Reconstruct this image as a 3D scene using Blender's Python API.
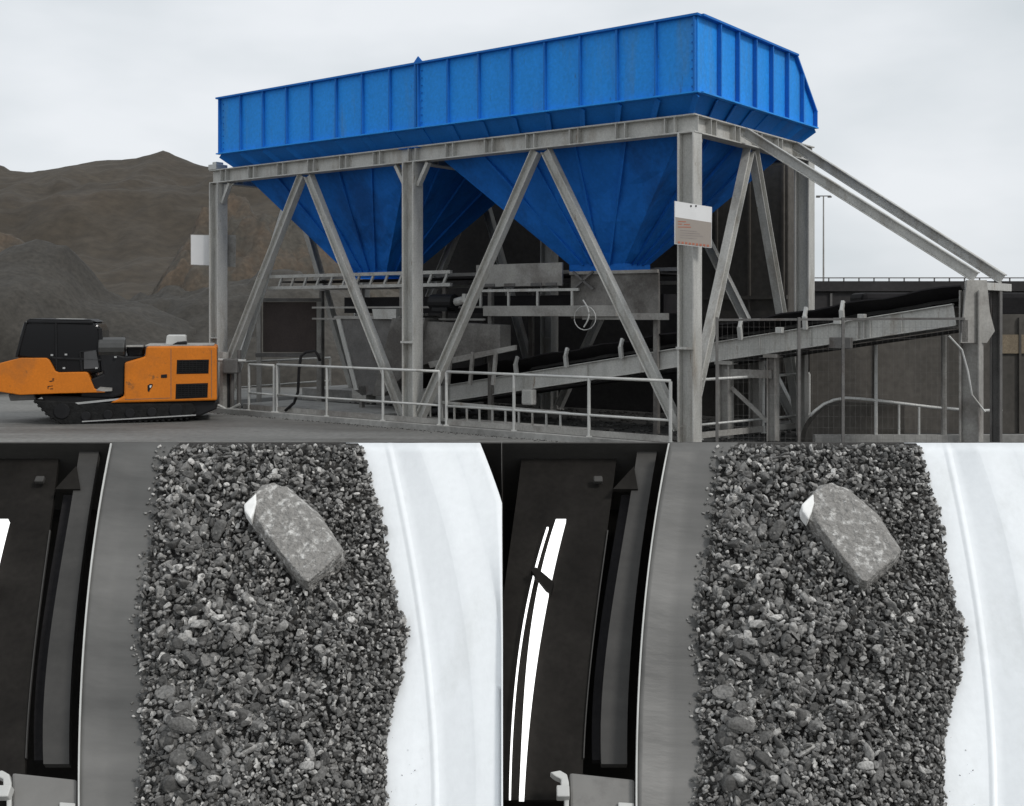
import bpy, math, random
import numpy as np
from mathutils import Vector, Matrix, noise as mnoise
R = math.radians
rnd = random.Random(7)
for o in list(bpy.data.objects): bpy.data.objects.remove(o)
sc = bpy.context.scene
col = sc.collection

# ------------------------------------------------------------------ camera
F = 1160.0; CX = 512.0; HY = 312.0; EYE = 2.2
cd = bpy.data.cameras.new('camera'); cam = bpy.data.objects.new('camera', cd); col.objects.link(cam)
cam.location = (0, 0, EYE); cam.rotation_euler = (R(90), 0, 0)
cd.sensor_width = 36; cd.lens = 36 * F / 1024; cd.shift_y = -(403 - HY) / 1024
cd.clip_start = .05; cd.clip_end = 4000
sc.camera = cam
sc.render.resolution_x = 1024; sc.render.resolution_y = 806
sc.view_settings.view_transform = 'Standard'; sc.view_settings.look = 'None'
sc.view_settings.exposure = 0; sc.view_settings.gamma = 1

# ------------------------------------------------------------------ world: overcast sky
SUN_EL, SUN_AZ = R(42), R(132)      # azimuth clockwise from +Y: sun stands behind the viewer to the right
w = bpy.data.worlds.new('World'); sc.world = w; w.use_nodes = True
nt = w.node_tree; N = nt.nodes; L = nt.links
bg = N['Background']; bg.inputs['Strength'].default_value = 0.1
sky = N.new('ShaderNodeTexSky'); sky.sky_type = 'NISHITA'; sky.sun_disc = False
sky.sun_elevation = SUN_EL; sky.sun_rotation = SUN_AZ; sky.air_density = 1.0; sky.dust_density = 3
tc = N.new('ShaderNodeTexCoord'); mp = N.new('ShaderNodeMapping'); mp.inputs['Scale'].default_value = (1, 1, 2.6)
nz = N.new('ShaderNodeTexNoise'); nz.inputs['Scale'].default_value = 2.2; nz.inputs['Detail'].default_value = 5
cr = N.new('ShaderNodeValToRGB')
cr.color_ramp.elements[0].position = .32; cr.color_ramp.elements[0].color = (.60, .655, .69, 1)
cr.color_ramp.elements[1].position = .62; cr.color_ramp.elements[1].color = (.86, .89, .925, 1)
sc10 = N.new('ShaderNodeVectorMath'); sc10.operation = 'SCALE'; sc10.inputs['Scale'].default_value = 10
mx = N.new('ShaderNodeMixRGB'); mx.inputs[0].default_value = .95
L.new(tc.outputs['Generated'], mp.inputs['Vector']); L.new(mp.outputs['Vector'], nz.inputs['Vector'])
L.new(nz.outputs['Fac'], cr.inputs['Fac']); L.new(cr.outputs['Color'], sc10.inputs[0])
L.new(sky.outputs['Color'], mx.inputs[1]); L.new(sc10.outputs[0], mx.inputs[2]); L.new(mx.outputs[0], bg.inputs['Color'])

sd = bpy.data.lights.new('sun', 'SUN'); sd.energy = 1.5; sd.angle = R(11); sd.color = (1, .97, .93)
sun = bpy.data.objects.new('sun', sd); col.objects.link(sun)
dv = Vector((math.sin(SUN_AZ) * math.cos(SUN_EL), math.cos(SUN_AZ) * math.cos(SUN_EL), math.sin(SUN_EL)))
sun.rotation_euler = dv.to_track_quat('Z', 'Y').to_euler(); sun.location = dv * 60

# ------------------------------------------------------------------ materials
def mat(name, base, rough=.6, metal=0., var=.25, scale=3., bump=0., bscale=None, c2=None, c2at=.62, stretch=(1, 1, 1), fine=0., spec=.5, loc=(0, 0, 0), c3=None, c3at=.66, c3s=6):
    m = bpy.data.materials.new(name); m.use_nodes = True
    n = m.node_tree.nodes; l = m.node_tree.links; p = n['Principled BSDF']
    p.inputs['Roughness'].default_value = rough; p.inputs['Metallic'].default_value = metal
    p.inputs['Specular IOR Level'].default_value = spec
    g = n.new('ShaderNodeNewGeometry'); mpp = n.new('ShaderNodeMapping'); mpp.inputs['Scale'].default_value = stretch; mpp.inputs['Location'].default_value = loc
    l.new(g.outputs['Position'], mpp.inputs['Vector'])
    a = n.new('ShaderNodeTexNoise'); a.inputs['Scale'].default_value = scale; a.inputs['Detail'].default_value = 7; a.inputs['Roughness'].default_value = .62
    l.new(mpp.outputs['Vector'], a.inputs['Vector'])
    r = n.new('ShaderNodeValToRGB'); r.color_ramp.elements[0].position = .3; r.color_ramp.elements[1].position = .7
    r.color_ramp.elements[0].color = tuple(max(0, c * (1 - var)) for c in base) + (1,)
    r.color_ramp.elements[1].color = tuple(min(1, c * (1 + var)) for c in base) + (1,)
    l.new(a.outputs['Fac'], r.inputs['Fac']); out = r.outputs['Color']
    if c2:
        b = n.new('ShaderNodeTexNoise'); b.inputs['Scale'].default_value = scale * .45; b.inputs['Detail'].default_value = 9; b.inputs['Roughness'].default_value = .7
        ad = n.new('ShaderNodeVectorMath'); ad.inputs[1].default_value = (13.1, 5.7, 3.3); l.new(mpp.outputs['Vector'], ad.inputs[0]); l.new(ad.outputs[0], b.inputs['Vector'])
        r2 = n.new('ShaderNodeValToRGB'); r2.color_ramp.elements[0].position = c2at - .07; r2.color_ramp.elements[1].position = c2at + .08
        l.new(b.outputs['Fac'], r2.inputs['Fac'])
        mm = n.new('ShaderNodeMixRGB'); l.new(r2.outputs['Color'], mm.inputs[0]); l.new(out, mm.inputs[1]); mm.inputs[2].default_value = tuple(c2) + (1,); out = mm.outputs[0]
    if c3:
        b = n.new('ShaderNodeTexNoise'); b.inputs['Scale'].default_value = c3s; b.inputs['Detail'].default_value = 10; b.inputs['Roughness'].default_value = .75
        ad = n.new('ShaderNodeVectorMath'); ad.inputs[1].default_value = (3.7, 8.1, 1.9); l.new(mpp.outputs['Vector'], ad.inputs[0]); l.new(ad.outputs[0], b.inputs['Vector'])
        r3 = n.new('ShaderNodeValToRGB'); r3.color_ramp.elements[0].position = c3at - .02; r3.color_ramp.elements[1].position = c3at + .05
        l.new(b.outputs['Fac'], r3.inputs['Fac'])
        mm = n.new('ShaderNodeMixRGB'); l.new(r3.outputs['Color'], mm.inputs[0]); l.new(out, mm.inputs[1]); mm.inputs[2].default_value = tuple(c3) + (1,); out = mm.outputs[0]
    if fine:
        f = n.new('ShaderNodeTexNoise'); f.inputs['Scale'].default_value = scale * 14; f.inputs['Detail'].default_value = 4; l.new(g.outputs['Position'], f.inputs['Vector'])
        mr = n.new('ShaderNodeMapRange'); mr.inputs['From Min'].default_value = .3; mr.inputs['From Max'].default_value = .7
        mr.inputs['To Min'].default_value = 1 - fine; mr.inputs['To Max'].default_value = 1 + fine; l.new(f.outputs['Fac'], mr.inputs['Value'])
        vm = n.new('ShaderNodeVectorMath'); vm.operation = 'SCALE'; l.new(out, vm.inputs[0]); l.new(mr.outputs[0], vm.inputs['Scale']); out = vm.outputs[0]
    l.new(out, p.inputs['Base Color'])
    if bump:
        bn = n.new('ShaderNodeTexNoise'); bn.inputs['Scale'].default_value = bscale or scale * 5; bn.inputs['Detail'].default_value = 6
        l.new(mpp.outputs['Vector'], bn.inputs['Vector'])
        bu = n.new('ShaderNodeBump'); bu.inputs['Strength'].default_value = bump; bu.inputs['Distance'].default_value = .05
        l.new(bn.outputs['Fac'], bu.inputs['Height']); l.new(bu.outputs['Normal'], p.inputs['Normal'])
    return m
M = dict(
    steel=mat('galvanised_steel', (.47, .465, .44), .6, .1, .14, 2.5, c2=(.31, .285, .25), c2at=.6, stretch=(2, 2, .5), fine=.12, c3=(.19, .13, .085), c3at=.64, c3s=3),
    steel_dark=mat('weathered_steel', (.13, .125, .12), .7, .1, .25, 3, c2=(.08, .06, .05), fine=.15),
    steel_grey=mat('dusty_grey_steel', (.31, .30, .28), .7, 0, .2, 2, c2=(.18, .165, .15), c2at=.56, fine=.12),
    steel_mid=mat('dark_grey_steel', (.18, .172, .16), .8, 0, .25, 2, c2=(.09, .082, .075), c2at=.52, fine=.15),  # darker, patchy grey for feeder and chute parts
    rail=mat('rail_zinc', (.52, .52, .50), .5, .2, .12, 4, c2=(.25, .23, .2), c2at=.63),
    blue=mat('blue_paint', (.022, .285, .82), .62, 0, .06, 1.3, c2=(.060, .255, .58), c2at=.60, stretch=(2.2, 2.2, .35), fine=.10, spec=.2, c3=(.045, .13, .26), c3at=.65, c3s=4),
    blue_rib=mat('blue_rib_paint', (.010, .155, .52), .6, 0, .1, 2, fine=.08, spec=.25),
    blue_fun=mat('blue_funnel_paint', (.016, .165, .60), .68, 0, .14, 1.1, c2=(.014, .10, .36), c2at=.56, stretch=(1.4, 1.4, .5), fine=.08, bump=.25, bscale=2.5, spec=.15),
    orange=mat('orange_paint', (.58, .168, .010), .55, 0, .08, 2, c2=(.42, .135, .02), c2at=.6, fine=.07, spec=.3, c3=(.20, .09, .03), c3at=.62, c3s=4),
    black=mat('black_plastic', (.010, .010, .011), .55, 0, .3, 3, fine=.2, spec=.25),
    rubber=mat('black_rubber', (.014, .013, .014), .8, 0, .3, 3, fine=.2, spec=.2),
    track=mat('track_steel', (.012, .012, .012), .8, 0, .4, 8, spec=.2, bump=.4, bscale=20),
    bright=mat('polished_steel', (.5, .5, .49), .35, .6, .15, 4),
    ground=mat('concrete_yard', (.172, .170, .160), .8, 0, .22, .6, c2=(.095, .09, .082), c2at=.53, stretch=(.35, 1.3, 1), fine=.18, bump=.25, bscale=9),
    dust_shade=mat('coal_dust_and_shade', (.035, .034, .032), .95, 0, .4, 1.2, c2=(.08, .078, .072), c2at=.6, fine=.3, bump=.5, bscale=8),
    slab=mat('concrete_slab', (.30, .295, .28), .85, 0, .2, .8, c2=(.17, .165, .155), c2at=.57, fine=.15, bump=.2),
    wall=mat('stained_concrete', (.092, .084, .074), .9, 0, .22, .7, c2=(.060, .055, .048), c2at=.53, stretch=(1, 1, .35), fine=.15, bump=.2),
    dwall=mat('dark_and_shaded_concrete', (.03, .028, .028), .9, 0, .25, .7, fine=.2),  # near-black base holds the rear wall's deep shade; also colours the gallery
    hill=mat('hill_soil', (.047, .038, .0275), .95, 0, .2, .12, c2=(.058, .044, .030), c2at=.6, fine=.22, bump=1.0, bscale=2.2),
    mound=mat('ore_fines', (.043, .039, .033), .95, 0, .3, .5, c2=(.062, .056, .048), c2at=.6, stretch=(1, 1, .3), fine=.25, bump=1.0, bscale=3),
    ochre=mat('ochre_soil', (.088, .063, .043), .95, 0, .25, .4, c2=(.058, .052, .042), c2at=.47, fine=.25, bump=1.0, bscale=2),
    brown=mat('brown_panel', (.06, .046, .042), .8, 0, .2, 2, fine=.15),
    white=mat('white_board', (.70, .70, .70), .6, 0, .05, 2),
    tan=mat('tan_print', (.30, .265, .235), .6, 0, .05, 2),
    red=mat('red_print', (.38, .13, .08), .6, 0, .1, 9),
    grey_text=mat('grey_print', (.25, .22, .21), .6, 0, .1, 9),
    lining=mat('white_lining', (.86, .885, .90), .3, 0, .03, 2.5, c2=(.74, .76, .76), c2at=.6, stretch=(1.6, .8, .8), fine=.02, bump=.06, bscale=9),
    belt=mat('shade_banded_rubber', (.095, .093, .088), .45, 0, .75, .75, stretch=(.15, 2, 2), loc=(0, 3.3, 8.4), fine=.06, bump=.05, bscale=14),  # noise bands paint in light falloff, offset to darken the belt's top
    dark=mat('dark_painted_plate', (.016, .0145, .013), .9, 0, .4, 3, fine=.12, spec=.12),
    strip=mat('grey_rubber_strip', (.042, .04, .037), .7, 0, .35, 2.5, stretch=(.3, 1.5, 1.5), fine=.08),
    edge=mat('belt_edge', (.5, .5, .48), .5, 0, .15, 6),
    clip=mat('bracket_grey', (.17, .165, .155), .55, 0, .15, 5, c2=(.09, .085, .08)),
    block=mat('pale_block', (.27, .26, .245), .9, 0, .25, 60, c2=(.75, .74, .71), c2at=.59, fine=.25, bump=.7, bscale=45),
    chip=mat('pale_stone', (.52, .51, .49), .85, 0, .15, 20, fine=.2, bump=.4, bscale=60),
    bed=mat('fine_coke_dust', (.042, .040, .037), .95, 0, .4, 30, fine=.3, bump=.8, bscale=60),
)
def mk_glass():
    m = bpy.data.materials.new('tinted_glass'); m.use_nodes = True; p = m.node_tree.nodes['Principled BSDF']
    p.inputs['Base Color'].default_value = (.008, .008, .009, 1); p.inputs['Roughness'].default_value = .12; p.inputs['Specular IOR Level'].default_value = .3
    return m
M['glass'] = mk_glass()
def mk_emit(name, c, s):
    m = bpy.data.materials.new(name); m.use_nodes = True; p = m.node_tree.nodes['Principled BSDF']
    p.inputs['Emission Color'].default_value = c + (1,); p.inputs['Emission Strength'].default_value = s; return m
M['lamp'] = mk_emit('lit_tube', (1, 1, .98), 1.3)
def mk_coke():
    m = bpy.data.materials.new('coke_stone'); m.use_nodes = True; n = m.node_tree.nodes; l = m.node_tree.links; p = n['Principled BSDF']
    g = n.new('ShaderNodeNewGeometry'); r = n.new('ShaderNodeValToRGB'); r.color_ramp.interpolation = 'LINEAR'
    for i, (pos, c) in enumerate([(0, .055), (.4, .135), (.8, .25), (1, .52)]):
        e = r.color_ramp.elements[i] if i < 2 else r.color_ramp.elements.new(pos)
        e.position = pos; e.color = (c, c * .975, c * .93, 1)
    l.new(g.outputs['Random Per Island'], r.inputs['Fac'])
    a = n.new('ShaderNodeTexNoise'); a.inputs['Scale'].default_value = 110; a.inputs['Detail'].default_value = 4; l.new(g.outputs['Position'], a.inputs['Vector'])
    mr = n.new('ShaderNodeMapRange'); mr.inputs['From Min'].default_value = .3; mr.inputs['From Max'].default_value = .7; mr.inputs['To Min'].default_value = .6; mr.inputs['To Max'].default_value = 1.4
    l.new(a.outputs['Fac'], mr.inputs['Value']); vm = n.new('ShaderNodeVectorMath'); vm.operation = 'SCALE'
    l.new(r.outputs['Color'], vm.inputs[0]); l.new(mr.outputs[0], vm.inputs['Scale']); l.new(vm.outputs[0], p.inputs['Base Color'])
    p.inputs['Roughness'].default_value = .75
    bu = n.new('ShaderNodeBump'); bu.inputs['Strength'].default_value = .6; bu.inputs['Distance'].default_value = .004
    l.new(a.outputs['Fac'], bu.inputs['Height']); l.new(bu.outputs['Normal'], p.inputs['Normal'])
    return m
M['coke'] = mk_coke()

# ------------------------------------------------------------------ mesh builder
V = Vector
class MB:
    def __init__(s): s.v = []; s.f = []
    def add(s, vs, fs):
        n = len(s.v); s.v += [V(p) for p in vs]; s.f += [tuple(i + n for i in f) for f in fs]; return s
    def obox(s, c, ax, ay, az):                       # centre and three half-axes
        c = V(c); ax, ay, az = V(ax), V(ay), V(az)
        vs = [c + i * ax + j * ay + k * az for i in (-1, 1) for j in (-1, 1) for k in (-1, 1)]
        return s.add(vs, [(0, 1, 3, 2), (4, 6, 7, 5), (0, 4, 5, 1), (2, 3, 7, 6), (0, 2, 6, 4), (1, 5, 7, 3)])
    def bar(s, p0, p1, w, h, up=(0, 0, 1)):           # h along up
        p0, p1 = V(p0), V(p1); d = (p1 - p0); l = d.length; d.normalize()
        sd_ = d.cross(V(up)); 
        if sd_.length < 1e-4: sd_ = d.cross(V((1, 0, 0)))
        sd_.normalize(); u = sd_.cross(d).normalized()
        return s.obox((p0 + p1) / 2, d * l / 2, sd_ * w / 2, u * h / 2)
    def ibeam(s, p0, p1, H, W, up=(0, 0, 1), t=.022):
        p0, p1 = V(p0), V(p1); d = (p1 - p0).normalized(); f = d.cross(V(up)).normalized(); u = f.cross(d).normalized()
        for k in (-1, 1):
            o = u * k * (H / 2 - t / 2); s.bar(p0 + o, p1 + o, W, t, u)
        s.bar(p0, p1, t * .8, H - 2 * t, u); return s
    def tube(s, pts, r, n=8, cap=True):
        pts = [V(p) for p in pts]; rings = []
        for i, p in enumerate(pts):
            d = (pts[min(i + 1, len(pts) - 1)] - pts[max(i - 1, 0)]).normalized()
            a = d.cross(V((0, 0, 1)))
            if a.length < .05: a = d.cross(V((1, 0, 0)))
            a.normalize(); b = d.cross(a).normalized()
            rr = r[i] if isinstance(r, (list, tuple)) else r
            rings.append([p + (a * math.cos(2 * math.pi * k / n) + b * math.sin(2 * math.pi * k / n)) * rr for k in range(n)])
        vs = [q for rg in rings for q in rg]; fs = []
        for i in range(len(pts) - 1):
            for k in range(n): fs.append((i * n + k, i * n + (k + 1) % n, (i + 1) * n + (k + 1) % n, (i + 1) * n + k))
        if cap: fs += [tuple(range(n))[::-1], tuple((len(pts) - 1) * n + k for k in range(n))]
        return s.add(vs, fs)
    def prism(s, poly, ext):                          # polygon of 3D points extruded by ext
        n = len(poly); ext = V(ext); vs = [V(p) for p in poly] + [V(p) + ext for p in poly]
        fs = [tuple(range(n)), tuple(range(2 * n - 1, n - 1, -1))] + [(i + n, (i + 1) % n + n, (i + 1) % n, i) for i in range(n)]
        return s.add(vs, fs)
    def grid(s, rows):
        n = len(rows[0]); vs = [p for r in rows for p in r]
        return s.add(vs, [(i * n + j, i * n + j + 1, (i + 1) * n + j + 1, (i + 1) * n + j) for i in range(len(rows) - 1) for j in range(n - 1)])
    def islands(s):
        par = list(range(len(s.v)))
        def fd_(i):
            while par[i] != i: par[i] = par[par[i]]; i = par[i]
            return i
        for f in s.f:
            for i in f[1:]: par[fd_(i)] = fd_(f[0])
        out = {}
        for f in s.f: out.setdefault(fd_(f[0]), []).append(f)
        res = []
        for fs in out.values():
            ids = sorted({i for f in fs for i in f}); mp_ = {j: i for i, j in enumerate(ids)}
            m = MB(); m.v = [s.v[i] for i in ids]; m.f = [tuple(mp_[i] for i in f) for f in fs]; res.append(m)
        return res
    def build(s, name, m, parent=None, loc=(0, 0, 0), smooth=False, bevel=0, solid=0):
        me = bpy.data.meshes.new(name); loc = V(loc)
        me.from_pydata([tuple(p - loc) for p in s.v], [], s.f); me.update()
        me.materials.append(m if not isinstance(m, str) else M[m])
        import bmesh
        bm = bmesh.new(); bm.from_mesh(me); bmesh.ops.recalc_face_normals(bm, faces=bm.faces); bm.to_mesh(me); bm.free()
        if smooth:
            for p in me.polygons: p.use_smooth = True
        o = bpy.data.objects.new(name, me); col.objects.link(o)
        if parent: o.parent = parent
        else: o.location = loc
        if solid:
            q = o.modifiers.new('thick', 'SOLIDIFY'); q.thickness = solid; q.offset = 0
        if bevel:
            q = o.modifiers.new('bevel', 'BEVEL'); q.width = bevel; q.segments = 2; q.limit_method = 'ANGLE'; q.angle_limit = R(35)
        return o
def tag(o, label=None, cat=None, group=None, kind=None):
    if label: o['label'] = label
    if cat: o['category'] = cat
    if group: o['group'] = group
    if kind: o['kind'] = kind
    return o
SPLIT = {'stiffener', 'pilaster', 'slot', 'flange', 'bracket', 'mid_rail', 'cross_brace', 'crossbar', 'web_stiffener', 'fixing', 'gusset', 'conduit', 'leg_brace', 'red_symbol', 'clamp_hook'}
class Thing:
    def __init__(s, name, label, cat, loc, group=None):
        s.loc = V(loc); s.e = bpy.data.objects.new(name, None); col.objects.link(s.e); s.e.location = loc
        s.e.empty_display_size = .2; tag(s.e, label, cat, group)
    def part(s, mb, name, m, parent=None, **k):
        if name in SPLIT:
            for q in mb.islands(): o = q.build(name, m, parent or s.e, s.loc, **k)
            return o
        return mb.build(name, m, parent or s.e, s.loc, **k)

def hit(px, py, P0, Nn):                             # where the sight line meets a real plane of the place
    d = V(((px - CX) / F, 1, -(py - HY) / F)); o = V((0, 0, EYE)); P0, Nn = V(P0), V(Nn)
    return o + d * ((P0 - o).dot(Nn) / d.dot(Nn))
def gpt(px, Y, z=0): return V(((px - CX) / F * Y, Y, z))

# ------------------------------------------------------------------ ground
gnd = MB(); gnd.grid([[V((x, y, 0)) for x in (-1500, -60, 0, 60, 1500)] for y in (-200, 0, 30, 200, 3000)])
tag(gnd.build('ground', 'ground'), kind='structure')

# plant axes: A runs left along the long side, B runs to the back right
O = V((2.87, 18.7, 0)); A = V((-.793, .609, 0)).normalized(); B = V((.609, .793, 0)).normalized(); Z = V((0, 0, 1))
def S(a, b, z): return O + A * a + B * b + Z * z
def a_of(px, b=0):
    q = (px - CX) / F; o = O + B * b
    return (o.x - q * o.y) / (q * A.y - A.x)

d = MB(); d.grid([[S(a, b, .004) for a in np.linspace(-9, 14, 18)] for b in np.linspace(.15, 9, 8)])
tag(d.build('dust_and_shade_ground', 'dust_shade'), kind='structure')  # dark dust sheet also holds the shadow under the frame in its colour
k = MB(); k.bar(S(-.4, -.35, .05), S(12.6, -.35, .05), .22, .12, Z)
tag(k.build('kerb', 'slab', bevel=.01), kind='structure')
sl = MB(); sl.obox(S(9.6, 1.35, .06), A * 2.2, B * .75, Z * .06); sl.obox(S(10.8, 4.2, .15), A * 2.0, B * .9, Z * .15); sl.obox(S(4.2, .8, .04), A * 1.5, B * .35, Z * .04)
tag(sl.build('concrete_slab', 'slab', bevel=.01), kind='structure')

# ------------------------------------------------------------------ hills and heaps
def interp(x, pts):
    xs = [p[0] for p in pts]; ys = [p[1] for p in pts]; return float(np.interp(x, xs, ys))
def fbm(x, y, s, o=5):
    return mnoise.fractal(V((x * s, y * s, 3.7)), 1.0, 2.0, o)
sky_l = [(-700, 190), (-300, 150), (-60, 150), (0, 163), (10, 168), (30, 171), (55, 166), (85, 162), (115, 161), (140, 157), (153, 153), (163, 151), (170, 153), (180, 158), (195, 163), (230, 168), (300, 180), (400, 215), (520, 290), (600, 330)]
rows = []
for Y in np.linspace(46, 104, 90):
    row = []
    for px in np.linspace(-700, 640, 220):
        H = max(0, (HY - interp(px, sky_l)) / F * 85 + EYE)
        t = (Y - 46) / 39
        s_ = (t ** .85 if t < 1 else max(0, 1 - (t - 1) * 1.5)) if t > 0 else 0
        x = (px - CX) / F * 85 * (.6 + .4 * Y / 85)
        z = H * s_ + fbm(x, Y, .09) * 1.6 * min(1, t * 3) * (.12 + min(1, abs(1 - t) * 4)) * (1 if H > 0 else 0) + fbm(x, Y, .5) * .14 * min(1, t * 5) - max(0, mnoise.noise(V((x * .32 + Y * .05, Y * .06, 9.1)))) ** .7 * .9 * min(1, t * 3) * min(1, abs(1 - t) * 5)
        row.append(V((x, Y, z - .05)))
    rows.append(row)
h = MB(); h.grid(rows)
tag(h.build('hill', 'hill', smooth=True), kind='structure')

def heap(name, px0, px1, Y0, Y1, prof, m, nz_=.35, seed=0, steep=.55, label=None):
    rows = []
    for i in range(44):
        v = i / 43; Y = Y0 + (Y1 - Y0) * v; row = []
        for j in range(90):
            px = px0 + (px1 - px0) * j / 89; Ym = Y0 + (Y1 - Y0) * .55
            H = max(0, (HY - interp(px, prof)) / F * Ym + EYE)
            s_ = min(1, v / .55) ** steep if v < .55 else max(0, 1 - (v - .55) / .45)
            e = min(1, min(v, 1 - v) * 6)
            x = (px - CX) / F * Ym
            z = H * s_ * 1 + (fbm(x + seed, Y, .45) * nz_ + fbm(x + seed, Y, 1.7) * nz_ * .3) * e
            if H <= 0.01: z = -.05
            row.append(V((x, Y + fbm(x, seed, .3) * .8, max(z, -.05))))
        rows.append(row)
    b = MB(); b.grid(rows); o = b.build(name, m, smooth=True); return tag(o, kind='structure')
heap('dark_heap', -160, 215, 31, 41, [(-160, 300), (-90, 262), (0, 256), (25, 250), (50, 248), (72, 254), (90, 268), (105, 288), (125, 298), (150, 305), (200, 330), (215, 396)], 'mound', .25, 3, .33)
heap('grey_heap', 90, 500, 34, 48, [(90, 400), (130, 300), (170, 286), (210, 276), (260, 268), (300, 272), (350, 290), (420, 330), (500, 400)], 'mound', .5, 11, .6)
heap('ochre_heap', 150, 430, 43, 60, [(150, 330), (175, 262), (200, 215), (235, 196), (280, 205), (330, 235), (380, 280), (430, 380)], 'ochre', 1.2, 21, .8)
heap('sand_heap', -260, 60, 42, 54, [(-260, 330), (-160, 250), (-60, 228), (0, 232), (30, 252), (60, 330)], 'ochre', .5, 31, .8)

# ------------------------------------------------------------------ rear retaining wall and right background
tw = Thing('retaining_wall', 'tall stained concrete wall rising behind the blue hopper frame', 'wall', S(4.8, 5.6, 0))
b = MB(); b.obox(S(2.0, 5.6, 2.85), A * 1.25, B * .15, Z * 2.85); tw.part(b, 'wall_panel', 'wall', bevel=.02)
b = MB(); b.obox(S(7.0, 5.6, 2.85), A * 3.73, B * .15, Z * 2.85); tw.part(b, 'wall_panel', 'dwall', bevel=.02)  # panel colour darkened to carry the shadow behind the funnels
b = MB()
for a in (.85, 1.6, 2.35, 3.1): b.bar(S(a, 5.43, 0), S(a, 5.43, 5.65), .08, .05, A)
b.bar(S(.76, 5.41, 2.15), S(3.2, 5.41, 2.15), .06, .16, Z); b.bar(S(.76, 5.41, 2.5), S(3.2, 5.41, 2.5), .06, .08, Z)
tw.part(b, 'pilaster', 'wall')

rw = Thing('boundary_wall', 'low dark stained wall under the distant gallery at the right', 'wall', (9, 21.2, 0))
b = MB(); b.obox((14.0, 21.2, 1.08), (8.6, 0, 0), (0, .15, 0), (0, 0, 1.08)); rw.part(b, 'wall_panel', 'wall')
b = MB()
for x in np.arange(6.6, 22, 2.6): b.bar((x, 21.02, 0), (x, 21.02, 2.1), .05, .04, (1, 0, 0))
rw.part(b, 'pilaster', 'wall')
b = MB(); b.obox((9.1, 21.03, 1.62), (.3, 0, 0), (0, .02, 0), (0, 0, .17)); rw.part(b, 'wall_patch', mat('sandstone_patch', (.2, .16, .11), .9, 0, .2, 3, fine=.2))
gl = Thing('conveyor_gallery', 'long dark covered gallery running across the yard far right', 'gallery', (12, 33, 0))
b = MB(); b.obox((20, 33, 2.33), (16, 0, 0), (0, .6, 0), (0, 0, .44)); gl.part(b, 'girder', 'dwall')
b = MB(); b.obox((20, 33, 2.92), (16, 0, 0), (0, .7, 0), (0, 0, .14)); gl.part(b, 'roof', 'dwall')
b = MB(); b.bar((4, 32.3, 3.15), (36, 32.3, 3.15), .03, .03)
for x in np.arange(4.2, 36, .42): b.bar((x, 32.3, 3.06), (x, 32.3, 3.15), .03, .03, (1, 0, 0))
gl.part(b, 'handrail', 'steel_dark')
b = MB()
for x in np.arange(5, 36, 1.3): b.bar((x, 32.36, 1.9), (x, 32.36, 2.72), .05, .06, (1, 0, 0))
gl.part(b, 'stiffener', 'steel_dark')
for x in (6, 14, 22, 30):
    b = MB(); b.bar((x, 33, 0), (x, 33, 1.88), .4, .5, (1, 0, 0)); gl.part(b, 'leg', 'wall')
# low dark bulk right of the portal
g2 = Thing('transfer_conveyor', 'low black conveyor passing behind the conveyor portal at the right', 'conveyor', (8, 22, 0))
b = MB(); b.bar((6.6, 22.3, 2.32), (20, 22.3, 2.32), .9, .50); g2.part(b, 'cover', 'rubber', bevel=.1)
b = MB(); b.bar((6.6, 21.8, 2.02), (20, 21.8, 2.02), .06, .08); g2.part(b, 'girder', 'steel_grey')
for x in (7.4, 11.6, 16):
    b = MB(); b.ibeam((x, 22.0, 0), (x, 22.0, 1.97), .2, .2, (1, 0, 0)); g2.part(b, 'leg', 'steel_grey')

# ------------------------------------------------------------------ mast
ms = Thing('light_mast', 'thin light mast standing alone against the sky right of the frame', 'mast', gpt(823.5, 60))
q = gpt(823.5, 60); b = MB(); b.tube([q, q + Z * 8.2], [.06, .035], 8); ms.part(b, 'pole', 'steel_grey')
b = MB(); b.bar(q + V((-.38, 0, 8.2)), q + V((.38, 0, 8.2)), .06, .05); ms.part(b, 'crossarm', 'steel_dark')
for s_ in (-.3, .3):
    b = MB(); b.obox(q + V((s_, -.08, 8.14)), (.09, 0, 0), (0, .08, 0), (0, 0, .03)); ms.part(b, 'floodlight', 'steel_dark')

# ------------------------------------------------------------------ steel support frame
fr = Thing('steel_support_frame', 'grey steel frame of columns and V braces carrying the blue hopper', 'steel frame', S(6, 2.3, 0))
BT = 5.38; BH = .30
def column(a, b_, m='steel', top=BT - BH - .002, w=.30):
    c = MB(); c.ibeam(S(a, b_, .03), S(a, b_, top), w, .28, A, .03)
    c.obox(S(a, b_, .012), A * .24, B * .24, Z * .018)
    c.obox(S(a, b_, 1.62), A * (w / 2 - .031), B * .13, Z * .012)
    o = fr.part(c, 'column', m, bevel=.004); return o
for a in (0.02, 6.06, 11.93): column(a, 0.02)
for a in (0.02, 6.06, 11.93): column(a, 4.55)
def beam(p0, p1, n, out, name='beam'):
    c = MB(); c.ibeam(p0, p1, BH, .24, Z, .024)
    p0, p1 = V(p0), V(p1); dd = (p1 - p0).normalized()
    o = fr.part(c, name, 'steel', bevel=.003)
    c = MB()
    for i in range(n):
        t = (i + .5) / n
        for s_ in (-.09, .09):
            q = p0.lerp(p1, t) + dd * s_
            for k in (-1, 1): c.obox(q + V(out) * k * .062, dd * .008, V(out) * .05, Z * (BH / 2 - .026))
    fr.part(c, 'stiffener', 'steel', o); return o
zc = BT - BH / 2
beam(S(-.14, .02, zc), S(12.1, .02, zc), 13, B)
beam(S(-.14, 4.55, zc), S(12.1, 4.55, zc), 13, B)
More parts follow.
